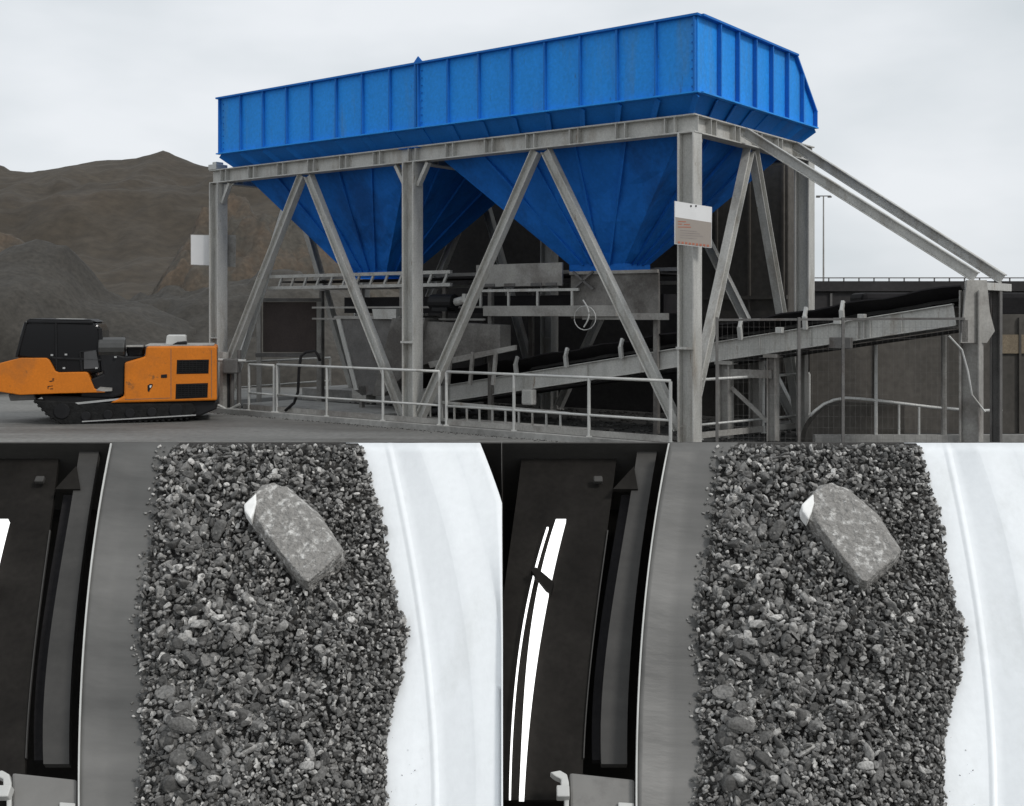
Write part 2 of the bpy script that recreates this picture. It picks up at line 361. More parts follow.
beam(S(-.02, .145, zc), S(-.02, 4.425, zc), 5, A); beam(S(11.96, .145, zc), S(11.96, 4.425, zc), 5, A); beam(S(6.06, .145, zc), S(6.06, 4.425, zc), 5, A)
def brace(p0, p1, w=.17, m='steel'):
    p0, p1 = V(p0), V(p1); c = MB()
    c.ibeam(p0, p1, w, .15, A if abs((p1 - p0).normalized().dot(B)) < .2 else B, .016)
    fr.part(c, 'brace', m, bevel=.002)
zt = BT - BH - .03
brace(S(9.17, .02, zt), S(11.75, .02, .75)); brace(S(8.97, .02, zt), S(6.24, .02, .1))
brace(S(3.09, .02, zt), S(5.9, .02, .1)); brace(S(2.87, .02, zt), S(.2, .02, .3))
brace(S(.02, 2.16, zt), S(.02, .22, .85)); brace(S(.02, 2.34, zt), S(.02, 4.35, .1))
brace(S(8.25, 4.55, zt), S(11.0, 4.55, .1)); brace(S(8.0, 4.55, zt), S(6.3, 4.55, .1))
brace(S(3.09, 4.55, zt), S(5.8, 4.55, .1)); brace(S(2.87, 4.55, zt), S(.2, 4.55, .1))
brace(S(11.93, 2.16, zt), S(11.93, .3, .3)); brace(S(11.93, 2.34, zt), S(11.93, 4.3, .1))
# knee plates at column heads
c = MB()
for a, ks in ((.02, ()), (6.06, (-1, 1)), (11.93, (-1,))):
    for k in ks: c.bar(S(a + k * .16, .02, zt - .42), S(a + k * .42, .02, zt + .01), .10, .07, A)
c.prism([S(.02, .18, zt), S(.02, .48, zt), S(.02, .40, zt - .16), S(.02, .18, zt - .34)], A * .02)
c.prism([S(11.76, .03, zt), S(11.4, .03, zt), S(11.76, .03, zt - .3)], B * .02)
fr.part(c, 'gusset', 'steel')
# splice boxes on the columns
for a in (.02, 6.06):
    c = MB(); c.obox(S(a, -.135, 1.62), A * .16, B * .012, Z * .02); fr.part(c, 'splice_plate', 'steel')
# end bracket at the left beam end
c = MB(); c.obox(S(11.98, .05, BT + .06), A * .14, B * .16, Z * .06); c.obox(S(11.98, .05, BT + .15), A * .07, B * .1, Z * .03); fr.part(c, 'end_bracket', 'rail', bevel=.01)
# two stay struts to the portal
PA = -3.9
for (bs, px0, be, ax_, px1, py1, zs) in ((1.62, 738, 1.8, 0, 976, 277, BT - .10), (3.72, 786, 3.5, 0, 1003, 279, BT - .10)):
    p0 = S(-.17, bs, zs); p1 = hit(px1, py1, S(0, be, 0), B)
    c = MB(); c.ibeam(p0, p1, .17, .13, Z, .018); fr.part(c, 'stay_strut', 'steel', bevel=.003)

# ------------------------------------------------------------------ blue hopper
hp = Thing('feed_hopper', 'bright blue ribbed steel hopper with two funnels on the grey frame', 'hopper', S(5.8, 2.3, BT))
ZT, ZM = 6.90, 5.68
a0, a1, b0, bt, bb = -.26, 11.55, -.22, 3.44, 4.36
t = .02
w_ = MB()
w_.obox(S((a0 + a1) / 2, b0, (ZT + ZM) / 2), A * ((a1 - a0) / 2), B * t / 2, Z * (ZT - ZM) / 2)
for a in (a0 + .011, a1 - .011):
    w_.prism([S(a - .01, b0 + .011, ZM), S(a - .01, b0 + .011, ZT), S(a - .01, bt, ZT), S(a - .01, bb, ZM + .3), S(a - .01, bb, ZM)], A * .02)
hp.part(w_, 'wall', 'blue')
w_ = MB(); w_.prism([S(a0 + .03, bt, ZT), S(a0 + .03, bb, ZM + .3), S(a0 + .03, bb, ZM), S(a0 + .03, bb - .03, ZM), S(a0 + .03, bb - .03, ZM + .3), S(a0 + .03, bt - .03, ZT)], A * (a1 - a0 - .06))
hp.part(w_, 'rear_wall', 'blue')
# lower skirt sloping in to the beam
zi = BT + .003; ia0, ia1, ib0, ib1 = .05, 11.25, .1, 4.1
ring0 = [S(a0, b0, ZM), S(a1, b0, ZM), S(a1, bb, ZM), S(a0, bb, ZM)]
ring1 = [S(ia0, ib0, zi), S(ia1, ib0, zi), S(ia1, ib1, zi), S(ia0, ib1, zi)]
w_ = MB(); w_.add(ring0 + ring1, [(i, (i + 1) % 4, (i + 1) % 4 + 4, i + 4) for i in range(4)]); hp.part(w_, 'skirt', 'blue_rib', solid=.015)
# rims and ledge
w_ = MB(); w_.bar(S(a0 - .05, b0 - .04, ZT), S(a1 + .05, b0 - .04, ZT), .12, .035); w_.bar(S(a0 - .05, b0 + .02, ZT), S(a0 - .05, bt, ZT), .10, .035)
w_.bar(S(a1 + .05, b0 + .02, ZT), S(a1 + .05, bt, ZT), .10, .035)
w_.bar(S(a0 - .03, bt, ZT), S(a0 - .03, bb, ZM + .3), .08, .035, B)
hp.part(w_, 'top_rim', 'blue_rib')
w_ = MB(); w_.bar(S(a0 - .05, b0 - .04, ZM), S(a1 + .05, b0 - .04, ZM), .10, .025); w_.bar(S(a0 - .045, b0 + .02, ZM), S(a0 - .045, bb, ZM), .09, .025)
hp.part(w_, 'lower_rim', 'blue')
# ribs, skirt gussets
nb = 16
for i in range(nb + 1):
    a = a0 + (a1 - a0) * i / nb
    if i in (0, nb): a += .03 if i == 0 else -.03
    r_ = MB(); r_.bar(S(a, b0 - .045, ZM + .014), S(a, b0 - .045, ZT - .02), .03, .07, B)
    if i == 8:
        r_.bar(S(a + .05, b0 - .05, ZM + .014), S(a + .05, b0 - .05, ZT + .02), .03, .09, B)
    o = hp.part(r_, 'rib', 'blue_rib')
    at = ia0 + (ia1 - ia0) * i / nb; g_ = MB(); p0 = S(a, b0 - .01, ZM - .015); p1 = S(at, ib0 - .03, zi + .01)
    g_.bar(p0, p1, .17, .02, B); hp.part(g_, 'gusset', 'blue_rib', o)
for i in range(1, 8):
    bq = b0 + (bb - b0) * i / 7.0
    if i == 7: bq -= .04
    zt_ = ZT - .02 if bq < bt else ZT - (bq - bt) / (bb - bt) * (ZT - ZM - .3) - .02
    r_ = MB(); r_.bar(S(a0 - .045, bq, ZM + .014), S(a0 - .045, bq, zt_), .03, .07, A)
    o = hp.part(r_, 'rib', 'blue_rib')
    g_ = MB(); g_.bar(S(a0 - .02, bq, ZM - .015), S(ia0 - .03, ib0 + (ib1 - ib0) * i / 7.0, zi + .01), .17, .02, A); hp.part(g_, 'gusset', 'blue_rib', o)
am = a0 + (a1 - a0) * .5
w_ = MB(); w_.prism([S(am - .1, b0 - .04, ZT + .02), S(am + .14, b0 - .04, ZT + .02), S(am + .02, b0 - .04, ZT + .14)], B * .02); hp.part(w_, 'lifting_lug', 'blue_rib')
# bolts on the seams
w_ = MB()
for z in np.arange(ZM + .1, ZT - .05, .14):
    for a in (a0 + .09, am - .06, am + .12, a1 - .12): w_.obox(S(a, b0 - .018, z), A * .012, B * .008, Z * .012)
hp.part(w_, 'bolt_row', 'blue_rib')
w_ = MB(); w_.obox(S(6.06, 2.2, BT - .02), A * .26, B * 2.3, Z * .01); w_.obox(S(5.8, 4.36, BT + .02), A * 5.7, B * .12, Z * .01); w_.obox(S(5.8, .16, BT + .02), A * 5.7, B * .05, Z * .01)
hp.part(w_, 'sky_block_plate', 'blue_fun')  # added to keep sky light from leaking down around the funnels
# funnels
OZ = 3.0
def funnel(ta0, ta1, oa0, oa1):
    tz = BT - .004; T = [S(ta0, .2, tz), S(ta1, .2, tz), S(ta1, 4.35, tz), S(ta0, 4.35, tz)]
    Bm = [S(oa0, 1.7, OZ + .1), S(oa1, 1.7, OZ + .1), S(oa1, 2.6, OZ + .1), S(oa0, 2.6, OZ + .1)]
    E = [S(oa0, 1.7, OZ - .05), S(oa1, 1.7, OZ - .05), S(oa1, 2.6, OZ - .05), S(oa0, 2.6, OZ - .05)]
    # small sag in the sheets between the ribs
    f_ = MB(); n1, n2 = 12, 12
    for i in range(4):
        p, q, r2, s2 = T[i], T[(i + 1) % 4], Bm[(i + 1) % 4], Bm[i]; nn = (q - p).cross(s2 - p).normalized()
        if nn.dot((p + q + r2 + s2) / 4 - S((oa0 + oa1) / 2, 2.15, 4)) < 0: nn = -nn
        rows = []
        for v in range(n2 + 1):
            row = []
            for u in range(n1 + 1):
                x = p.lerp(q, u / n1).lerp(s2.lerp(r2, u / n1), v / n2)
                k = 0 if u in (0, n1) or v in (0, n2) else 1
                row.append(x + nn * .06 * k * (mnoise.noise(x * 1.3) + .5 * mnoise.noise(x * 3)))
            rows.append(row)
        f_.grid(rows)
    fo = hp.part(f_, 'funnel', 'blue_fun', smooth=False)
    f_ = MB(); f_.add(Bm + E, [(i, (i + 1) % 4, (i + 1) % 4 + 4, i + 4) for i in range(4)]); hp.part(f_, 'outlet_collar', 'blue_fun', fo, solid=.02)
    for i, n in ((0, 5), (3, 4), (1, 4)):
        p, q, r2, s2 = T[i], T[(i + 1) % 4], Bm[(i + 1) % 4], Bm[i]
        for k in range(1, n):
            x0 = p.lerp(q, k / n); x1 = s2.lerp(r2, .5 + (k / n - .5) * .8)
            nn = (q - p).cross(s2 - p).normalized()
            if nn.dot(x0 - S((oa0 + oa1) / 2, 2.15, 4)) < 0: nn = -nn
            f_ = MB(); f_.bar(x0 + nn * .02 - Z * .01, x1 + nn * .02, .045, .05, nn); hp.part(f_, 'funnel_rib', 'blue_fun', fo)
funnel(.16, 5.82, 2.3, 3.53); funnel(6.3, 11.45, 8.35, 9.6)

# ------------------------------------------------------------------ notice boards
bn = V((.35, -.94, 0)).normalized()
def plate(px0, py0, px1, py1, px2, py2, px3, py3, P0, Nn, th=.02):
    return [hit(*q, P0, Nn) for q in ((px0, py0), (px1, py1), (px2, py2), (px3, py3))], -V(Nn) * th
nb_ = Thing('notice_board', 'white and tan notice board with red print on the front corner column', 'sign', S(.02, -.22, 3.2))
P0 = S(0, -.2, 0); Nn = -B
def quad(pts, P0, Nn, th, off=0):
    m = MB(); P0 = V(P0) + V(Nn) * off; m.prism([hit(x, y, P0, Nn) for x, y in pts], -V(Nn) * th); return m
nn = (V((.6, -.8, 0))).normalized()
P0 = S(0, 0, 0) + nn * .36
nb_.part(quad([(675, 201), (712, 207), (711.5, 248), (675, 244)], P0, nn, .015), 'board', 'white')
nb_.part(quad([(675.5, 217), (711.5, 222.5), (711.2, 247.4), (675.5, 243.4)], P0, nn, .003, .004), 'printed_panel', 'tan')
tx = MB()
for i, (x0, x1, y) in enumerate([(678, 686, 221), (678, 682, 223.5), (678, 691, 226.5), (684, 690, 224)]):
    q = quad([(x0, y), (x1, y + .2), (x1, y + 1.1), (x0, y + .9)], P0, nn, .001, .007); tx.add(q.v, q.f)
nb_.part(tx, 'red_lettering', 'red')
tx = MB()
for i in range(9):
    x = 678 + i * 3.6; y = 241.2 + i * .42; q = quad([(x, y), (x + 2.2, y + .2), (x + 2.2, y + 2.3), (x, y + 2.1)], P0, nn, .001, .007); tx.add(q.v, q.f)
nb_.part(tx, 'red_symbol', 'red')
tx = MB()
for i in range(4):
    y = 230 + i * 2.4; q = quad([(680, y), (697 + (i % 3) * 3, y + 1.2), (697 + (i % 3) * 3, y + 1.7), (680, y + .5)], P0, nn, .001, .007); tx.add(q.v, q.f)
nb_.part(tx, 'grey_lettering', 'grey_text')
tx = MB()
for x in (691, 696): 
    p = hit(x, 206, P0 + nn * .006, nn); tx.obox(p, (.012, 0, 0), (0, .006, 0), (0, 0, .012))
nb_.part(tx, 'fixing', 'black')
wb = Thing('blank_board', 'plain pale board fixed behind the far left column', 'sign', S(11.93, .25, 3.4))
P2 = S(11.93, .28, 0); 
wb.part(quad([(190.5, 234.5), (236, 235), (235.5, 267), (190.5, 265)], P2, V((0.1, -1, 0)).normalized(), .02), 'board', 'steel_grey')
wb.part(quad([(191, 235), (209.5, 235.3), (209.5, 265.2), (191, 264.5)], P2, V((0.1, -1, 0)).normalized(), .003, .004), 'cover_sheet', 'white')

# ------------------------------------------------------------------ feeder under the funnels
fd = Thing('belt_feeder', 'grey belt feeder on posts running below both blue funnels', 'feeder', S(6, 2.2, 2.2))
c = MB(); c.bar(S(11.9, 1.45, 3.02), S(6.3, 1.45, 3.02), .08, .07); c.bar(S(11.9, 1.45, 2.76), S(6.3, 1.45, 2.76), .08, .07)
for a in np.arange(6.5, 11.9, .42): c.bar(S(a, 1.45, 2.79), S(a - .1, 1.45, 2.99), .04, .05, A)
fd.part(c, 'side_truss', 'steel')
c = MB(); c.bar(S(11.9, 2.9, 3.02), S(1.6, 2.9, 3.02), .08, .07); c.bar(S(11.9, 2.9, 2.76), S(1.6, 2.9, 2.76), .08, .07); fd.part(c, 'side_truss', 'steel_grey')
c = MB(); c.obox(S(4.55, 1.42, 2.92), A * 1.05, B * .02, Z * .22); fd.part(c, 'skirt_plate', 'steel_grey', bevel=.004)
c = MB()
for a in (5.25, 4.75, 4.1, 3.75): c.obox(S(a, 1.395, 2.73), A * .13, B * .012, Z * .03)
fd.part(c, 'slot', 'steel_dark')
c = MB(); c.obox(S(2.35, 1.42, 2.5), A * .95, B * .02, Z * .42); fd.part(c, 'skirt_plate', 'steel_mid', bevel=.004)
c = MB(); c.bar(S(3.3, 1.38, 2.93), S(1.4, 1.38, 2.93), .06, .06); c.bar(S(3.0, 1.38, 2.12), S(1.2, 1.38, 2.12), .08, .12); fd.part(c, 'flange', 'steel_grey')
c = MB(); c.bar(S(5.5, 1.3, 2.62), S(3.05, 1.3, 2.62), .05, .05)
for a in (5.4, 4.7, 4.0, 3.2): c.bar(S(a, 1.3, 2.3), S(a, 1.3, 2.6), .04, .04, A)
fd.part(c, 'handrail', 'steel')
c = MB(); c.bar(S(5.3, 1.3, 2.22), S(2.2, 1.3, 2.22), .1, .2); fd.part(c, 'lower_girder', 'steel_grey', bevel=.004)
c = MB(); c.bar(S(11.7, 2.2, 2.9), S(1.5, 2.2, 2.9), 1.1, .03); fd.part(c, 'feeder_belt', 'rubber')
c = MB(); c.bar(S(9.7, 2.2, 2.35), S(1.5, 2.2, 2.35), .9, .35); fd.part(c, 'dark_interior_block', 'rubber')  # added black bulk stands in for the shaded interior under the feeder
for a in (11.6, 8.9, 7.7, 6.5, 5.3, 1.5):
    for bq in ((2.85,) if a > 11 else (1.5, 2.85)):
        c = MB(); c.bar(S(a, bq, .02), S(a, bq, 2.71), .09, .09, A); fd.part(c, 'leg', 'steel_mid')
c = MB()
for z in (2.30, 2.05):
    c.bar(S(10.4, 1.44, z), S(5.4, 1.44, z), .04, .04)
fd.part(c, 'mid_rail', 'steel_grey')
c = MB()
for s0, s1 in ((3.2, 2.75), (2.75, 3.2)): c.bar(S(s0, 1.33, 2.62), S(s1, 1.33, 2.95), .04, .04, Z)
fd.part(c, 'cross_brace', 'steel_dark')
c = MB(); c.tube([S(5.9, 1.1, 2.4), S(6.5, 1.1, 2.4)], .16, 16); c.obox(S(6.2, 1.1, 2.25), A * .2, B * .14, Z * .04); fd.part(c, 'drive_motor', 'black', smooth=False, bevel=.01)
c = MB(); c.tube([S(5.88, 1.1, 2.4), S(5.6, 1.1, 2.45)], .08, 12); c.obox(S(5.55, 1.05, 2.48), A * .04, B * .1, Z * .08); fd.part(c, 'gearbox', 'steel')
c = MB(); pts = [hit(580 + 9 * math.cos(t_) * 1.2 + 5, 318 + 12 * math.sin(t_), S(0, 1.15, 0), -B) for t_ in np.linspace(0, math.pi * 2, 20)]; c.tube(pts, .009, 6, cap=False)
pts = [hit(583 + 6 * math.sin(t_), 300 + t_ * 9, S(0, 1.1, 0), -B) for t_ in np.linspace(0, 3, 10)]; c.tube(pts, .014, 6)
fd.part(c, 'hose', 'rail')

# transfer chutes (grey plates) between feeder and lower conveyor
ch = Thing('transfer_chute', 'grey sloping steel chute behind the middle column', 'chute', S(7.2, 1.3, 0))
P3 = S(0, 1.1, 0)
def pq(pts, P0, Nn, th): m = MB(); m.prism([hit(x, y, P0, Nn) for x, y in pts], -V(Nn) * th); return m
ch.part(pq([(420, 321), (500, 325), (500, 350), (436, 362), (418, 366)], P3, -B, .35), 'side_plate', 'steel_mid', bevel=.01)
ch.part(pq([(392, 318), (425, 318), (414, 366), (382, 396), (372, 396)], S(0, 1.0, 0), -B, .9), 'hood', 'steel_mid', bevel=.01)
ch.part(pq([(428, 362), (515, 345), (515, 350), (430, 368)], S(0, 1.05, 0), -B, .06), 'flange', 'steel_grey')
c = MB()
for px in (448, 470, 493):
    p = hit(px, 385, S(0, 1.05, 0), -B); q = hit(px + 3, 352, S(0, 1.05, 0), -B); c.bar(p, q, .05, .07, A)
ch.part(c, 'bracket', 'steel_grey')
c2 = Thing('collecting_hopper', 'dark open topped steel chute left of the middle column', 'chute', S(9, 1.6, 0))
P4 = S(0, 1.4, 0)
c2.part(pq([(337, 318), (398, 320), (392, 392), (362, 396), (352, 388)], P4, -B, 1.3), 'body', 'steel_dark', bevel=.01)
c2.part(pq([(334, 316), (400, 316), (400, 319), (334, 319)], P4 - B * .03, -B, 1.36), 'rim', 'steel_grey', bevel=.005)
c2.part(pq([(336, 319), (340, 319), (358, 390), (354, 390)], P4 - B * .03, -B, .04), 'edge_angle', 'steel')
c2.part(pq([(372, 309), (396, 309), (396, 319), (374, 319)], P4 - B * .1, -B, .4), 'cover_box', 'steel')
c2.part(pq([(352, 386), (366, 386), (366, 400), (352, 400)], P4, -B, .3), 'foot', 'steel_grey')

# electrical cabinet panel
cb = Thing('panel_cabinet', 'brown flat panel cabinet in a thin frame behind the left brace', 'cabinet', gpt(290, 27.6, .0))
P5 = V((0, 27.6, 0)); N5 = V((0, -1, 0))
cb.part(pq([(263, 302), (316, 302), (316, 352), (263, 352)], P5, N5, .25), 'panel', 'brown', bevel=.01)
c = MB()
for x in (259, 319): q0, q1 = hit(x, 300, P5, N5), hit(x, 404, P5, N5); q1.z = 0; c.bar(q0, q1, .1, .1, (1, 0, 0))
cb.part(c, 'post', 'steel_grey')
c = MB(); c.bar(hit(256, 300, P5, N5), hit(322, 300, P5, N5), .12, .08); c.bar(hit(256, 355, P5, N5), hit(322, 355, P5, N5), .12, .09); cb.part(c, 'crossbar', 'steel_dark')

# ------------------------------------------------------------------ lower inclined conveyor
cv = Thing('inclined_conveyor', 'long grey inclined conveyor rising under the hopper to the right portal', 'conveyor', S(2, 2.2, 0))
aL, zL, aH, zH = 7.4, .38, -3.7, 2.14
def cz(a): return zL + (aL - a) / (aL - aH) * (zH - zL)
for bq, m in ((1.55, 'steel'), (2.85, 'steel_grey')):
    c = MB(); c.ibeam(S(aL, bq, cz(aL)), S(aH, bq, cz(aH) + .02), .34, .12, Z, .016); cv.part(c, 'stringer', m, bevel=.002)
c = MB()
for a in (-2.9, -2.4, -2.3, -2.2, -1.4, -.5, .5, 1.6, 3, 4.5): c.obox(S(a, 1.52, cz(a)), A * .005, B * .025, Z * .14)
cv.part(c, 'web_stiffener', 'steel')
# troughed belt
rows = []
for a in np.linspace(aL + .2, aH - .1, 40):
    z = cz(a) + .2; sg = .02 * math.sin(a * 5.2)
    rows.append([S(a, 1.5, z + .26 + sg), S(a, 1.72, z + .13 + sg), S(a, 1.95, z), S(a, 2.45, z), S(a, 2.68, z + .13 + sg), S(a, 2.9, z + .26 + sg)])
c = MB(); c.grid(rows); cv.part(c, 'belt', 'rubber', solid=.025)
rows = [[S(a, 2.2 + u * .62, cz(a) - .22) for u in (-1, 1)] for a in np.linspace(aL + .2, aH - .1, 12)]
c = MB(); c.grid(rows); cv.part(c, 'return_belt', 'rubber', solid=.02)
c = MB()
rows = [[S(a, 2.2 + u, cz(a) + .22 + .18 * (1 - (u / .5) ** 2) + .03 * mnoise.noise(V((a * 4, u * 4, 0)))) for u in np.linspace(-.5, .5, 9)] for a in np.linspace(4.5, aH, 90)]
c.grid(rows); cv.part(c, 'coke_load', 'dust_shade')
for px in (516, 566, 621, 740, 805, 842):
    a = a_of(px, 1.45); z = cz(a) + .15; c = MB()
    c.bar(S(a, 1.47, z), S(a, 1.43, z + .22), .07, .07, A); c.bar(S(a, 1.43, z + .20), S(a, 1.50, z + .36), .07, .05, A)
    o = cv.part(c, 'idler_bracket', 'rail', bevel=.004)
for a in (-.9, -1.9, -2.3):
    c = MB(); c.obox(S(a, 1.42, cz(a) + .2), A * .06, B * .05, Z * .05); cv.part(c, 'roller_bearing', 'rail', bevel=.01)
c = MB(); p = S(a_of(529, 1.4), 1.4, 0); c.obox(S(a_of(529, 1.4), 1.4, cz(a_of(529, 1.4)) - .32), A * .13, B * .08, Z * .15); cv.part(c, 'weight_box', 'steel', bevel=.03)
for px, wd in ((726, .2), (773, .16)):
    a = a_of(px, 1.6); c = MB(); c.ibeam(S(a, 1.6, .02), S(a, 1.6, cz(a) - .16), wd, wd, A, .02); c.obox(S(a, 1.6, cz(a) - .2), A * wd * .8, B * .12, Z * .03); cv.part(c, 'support_leg', 'steel_grey')
    c = MB(); c.ibeam(S(a, 2.8, .02), S(a, 2.8, cz(a) - .16), wd, wd, A, .02); cv.part(c, 'support_leg', 'steel_grey')
a, a2 = a_of(726, 1.6), a_of(773, 1.6)
c = MB(); c.bar(S(a - .1, 1.6, .9), S(a2 + .1, 1.6, .35), .05, .06); c.bar(S(a, 1.58, 1.15), S(a2, 1.58, 1.15), .08, .14); cv.part(c, 'leg_brace', 'steel_grey')
c = MB(); a = a_of(840, 1.4); c.obox(S(a, 1.44, cz(a) - .16), A * .18, B * .05, Z * .09); cv.part(c, 'cable_box', 'steel_dark', bevel=.01)

# portal at the head
po = Thing('conveyor_portal', 'grey steel portal with plated top holding the conveyor head and stay struts', 'portal frame', S(PA, 2.3, 0))
Pp = S(PA, 1.38, 0)
for bq in (1.62, 2.98):
    c = MB(); c.ibeam(S(PA - .02, bq, .02), S(PA - .02, bq, 2.53), .30 if bq < 2 else .16, .22 if bq < 2 else .14, A, .025); c.obox(S(PA - .02, bq, .012), A * .22, B * .2, Z * .014); po.part(c, 'leg', 'steel_grey' if bq < 2 else 'steel_dark', bevel=.004)
c = MB(); c.bar(S(PA - .02, 1.56, 2.60), S(PA - .02, 3.6, 2.60), .16, .12); po.part(c, 'crossbeam', 'steel', bevel=.005)
po.part(pq([(967, 280), (987, 280), (990, 312), (995, 331), (987, 343), (961, 343), (964, 312)], Pp, V((.3, -.95, 0)).normalized(), .03), 'gusset_plate', 'steel_grey', bevel=.004)
po.part(pq([(962, 320), (968, 320), (968, 342), (962, 342)], Pp, V((.3, -.95, 0)).normalized(), .05), 'side_slot', 'steel_dark')
c = MB(); c.tube([hit(949, 336, Pp, N5), hit(962, 350, Pp, N5), hit(968, 372, Pp, N5), hit(972, 395, Pp, N5), hit(985, 412, Pp, N5)], .015, 6); po.part(c, 'cable', 'rail')


# pale plinth edge and wheel-like end drum
dr = Thing('rounded_concrete_end', 'rounded grey concrete wall end inside the curved handrail', 'wall', gpt(835, 19.6, 0))
poly = [(800, 446)] + [(804 + (46) * (1 - math.cos(t_)), 446 - 44 * math.sin(t_)) for t_ in np.linspace(0.05, math.pi / 2, 12)] + [(868, 403), (905, 405), (905, 446)]
dr.part(pq(poly, V((0, 19.6, 0)), N5, .3), 'wall_panel', 'wall', bevel=.01)

# ------------------------------------------------------------------ railings
def railing(name, label, posts, loc, ztop=1.1, zmid=.47, group='tubular guard rails round the plant', r=.026, zlow=None, closed=False, m='rail'):
    T_ = Thing(name, label, 'railing', loc, group)
    c = MB(); c.tube([p + Z * ztop for p in posts], r, 8); T_.part(c, 'top_rail', m, smooth=True)
    c = MB(); c.tube([p + Z * zmid for p in posts], r * .85, 8); T_.part(c, 'mid_rail', m, smooth=True)
    if zlow is not None:
        c = MB(); c.bar(posts[0] + Z * zlow, posts[-1] + Z * zlow, .02, .1); T_.part(c, 'toe_plate', 'steel_grey')
    for p in posts:
        c = MB(); c.tube([p + Z * .11, p + Z * (ztop - .01)], r * 1.1, 8); c.obox(p + Z * .116, (.05, 0, 0), (0, .05, 0), (0, 0, .008)); T_.part(c, 'post', m)
    return T_
def rp(px, b=-.35): return S(a_of(px, b), b, 0)
railing('guard_railing', 'pale tubular railing in front of the left and middle columns', [rp(x) for x in (277, 327, 383, 439.5)], rp(277), zlow=.17)
railing('guard_railing', 'pale tubular railing between the middle column and the corner column', [rp(x) for x in (446.5, 514, 589, 670.5)], rp(446), zlow=.17)
railing('guard_railing', 'short railing beside the rear of the orange machine', [rp(249), rp(274)], rp(249), ztop=1.08, zlow=.17)
p0, p1 = gpt(700, 19.0), gpt(809, 20.9)
railing('guard_railing', 'short railing right of the corner column with the notice board', [p0, p0.lerp(p1, .56), p1], p0, ztop=1.09, zmid=.35, zlow=.18)
q0, q1 = gpt(222, 27.2), gpt(330, 30.5)
railing('guard_railing', 'railing far behind, beyond the pale slab and cabinet', [q0, q0.lerp(q1, .5), q1], q0, ztop=1.0, zmid=.4, m='steel')
# curved handrail at right
cr_ = Thing('curved_handrail', 'pale handrail curving down to the ground at the lower right', 'railing', gpt(880, 19, 0), 'tubular guard rails round the plant')
Pc = V((0, 19.2, 0))
pts = [(810, 416), (816, 410), (824, 404), (834, 400), (846, 398), (862, 399), (890, 402), (930, 407), (975, 411), (1002, 410)]
c = MB(); c.tube([hit(x, y, Pc, N5) for x, y in pts], .026, 8); cr_.part(c, 'top_rail', 'rail', smooth=True)
for x, y0, rr in ((876, 345, .03), (944, 335, .05), (899, 404, .02), (919, 407, .02)):
    c = MB(); p = hit(x, y0, Pc, N5); e_ = V(p); e_.z = 0; c.tube([e_, p], rr, 8); cr_.part(c, 'post', 'rail' if rr < .04 else 'steel_grey')
c = MB(); c.bar(V((5.0, 19.2, .1)), V((8.6, 19.2, .1)), .15, .14); cr_.part(c, 'plinth', 'slab')

# wire mesh fence
fn = Thing('wire_fence', 'thin dark wire fence in front of the conveyor right of the corner column', 'fence', gpt(790, 18.0, 0))
f0, f1 = gpt(717, 17.9), gpt(1040, 17.2)
for px in (717, 799, 843):
    t_ = 0; p = gpt(px, 17.9 - (px - 717) / 323 * .7); c = MB(); c.bar(p, p + Z * 2.12, .04, .04, (1, 0, 0)); fn.part(c, 'post', 'steel_dark')
c = MB(); c.bar(f0 + Z * 2.08, gpt(965, 17.4) + Z * 2.1, .035, .035); fn.part(c, 'top_rail', 'steel_dark')
c = MB(); f1 = gpt(965, 17.4)
for i in range(46): p = f0.lerp(f1, i / 46); c.bar(p + Z * .05, p + Z * 2.07, .0018, .0018, (1, 0, 0))
for i in range(12): c.bar(f0 + Z * (.1 + i * .17), f1 + Z * (.1 + i * .17), .0018, .0018)
fn.part(c, 'wire_mesh', 'steel_dark')

# ladder lying behind the railing
ld = Thing('ladder', 'grey ladder lying on its side behind the railing near the ground', 'ladder', S(3.8, .5, .1))
l0, l1 = S(a_of(402, .35), .35, 0), S(a_of(569, .35), .35, 0)
for z in (.15, .48):
    c = MB(); c.bar(l0 + Z * z, l1 + Z * (z - .08), .04, .05); ld.part(c, 'stile', 'steel')
for i in range(13):
    p = l0.lerp(l1, (i + .4) / 13); dz = -.08 * (i + .4) / 13; c = MB(); c.bar(p + Z * (.175 + dz), p + Z * (.455 + dz), .03, .03, A); ld.part(c, 'rung', 'steel')

# hose, pipes at left of the railing
hs = MB(); Ph = rp(300) + V((0, .12, 0))
hs.tube([hit(x, y, Ph, N5) for x, y in ((285, 411), (294, 403), (298, 392), (299, 370), (301, 356), (306, 352), (315, 351), (318, 355), (320, 361))], .03, 8)
tag(hs.build('black_hose', 'rubber', loc=tuple(hit(285, 411, Ph, N5)), smooth=True), 'black hose looped over the left railing', 'hose')
pp = Thing('pipe_stand', 'cluster of pipes and valves between orange machine and railing', 'pipework', gpt(236, 26, 0))
for i, (x, y0, y1, m) in enumerate(((224, 352, 405, 'steel_grey'), (232, 365, 412, 'steel_dark'), (239, 350, 412, 'steel_dark'), (228, 372, 405, 'black'))):
    c = MB(); p = hit(x, y0, (0, 25.4, 0), N5); e_ = V(p); e_.z = 0; c.tube([e_, p], .05 if i else .1, 8); pp.part(c, 'pipe', m)
c = MB(); c.tube([hit(x, y, (0, 25.2, 0), N5) for x, y in ((218, 360), (246, 361))], .035, 8); c.tube([hit(x, y, (0, 25.2, 0), N5) for x, y in ((218, 405), (228, 410), (240, 404))], .03, 8); pp.part(c, 'cross_pipe', 'rail')
c = MB(); c.obox(hit(231, 366, (0, 25.2, 0), N5), (.16, 0, 0), (0, .12, 0), (0, 0, .16)); pp.part(c, 'valve_box', 'steel_dark', bevel=.03)
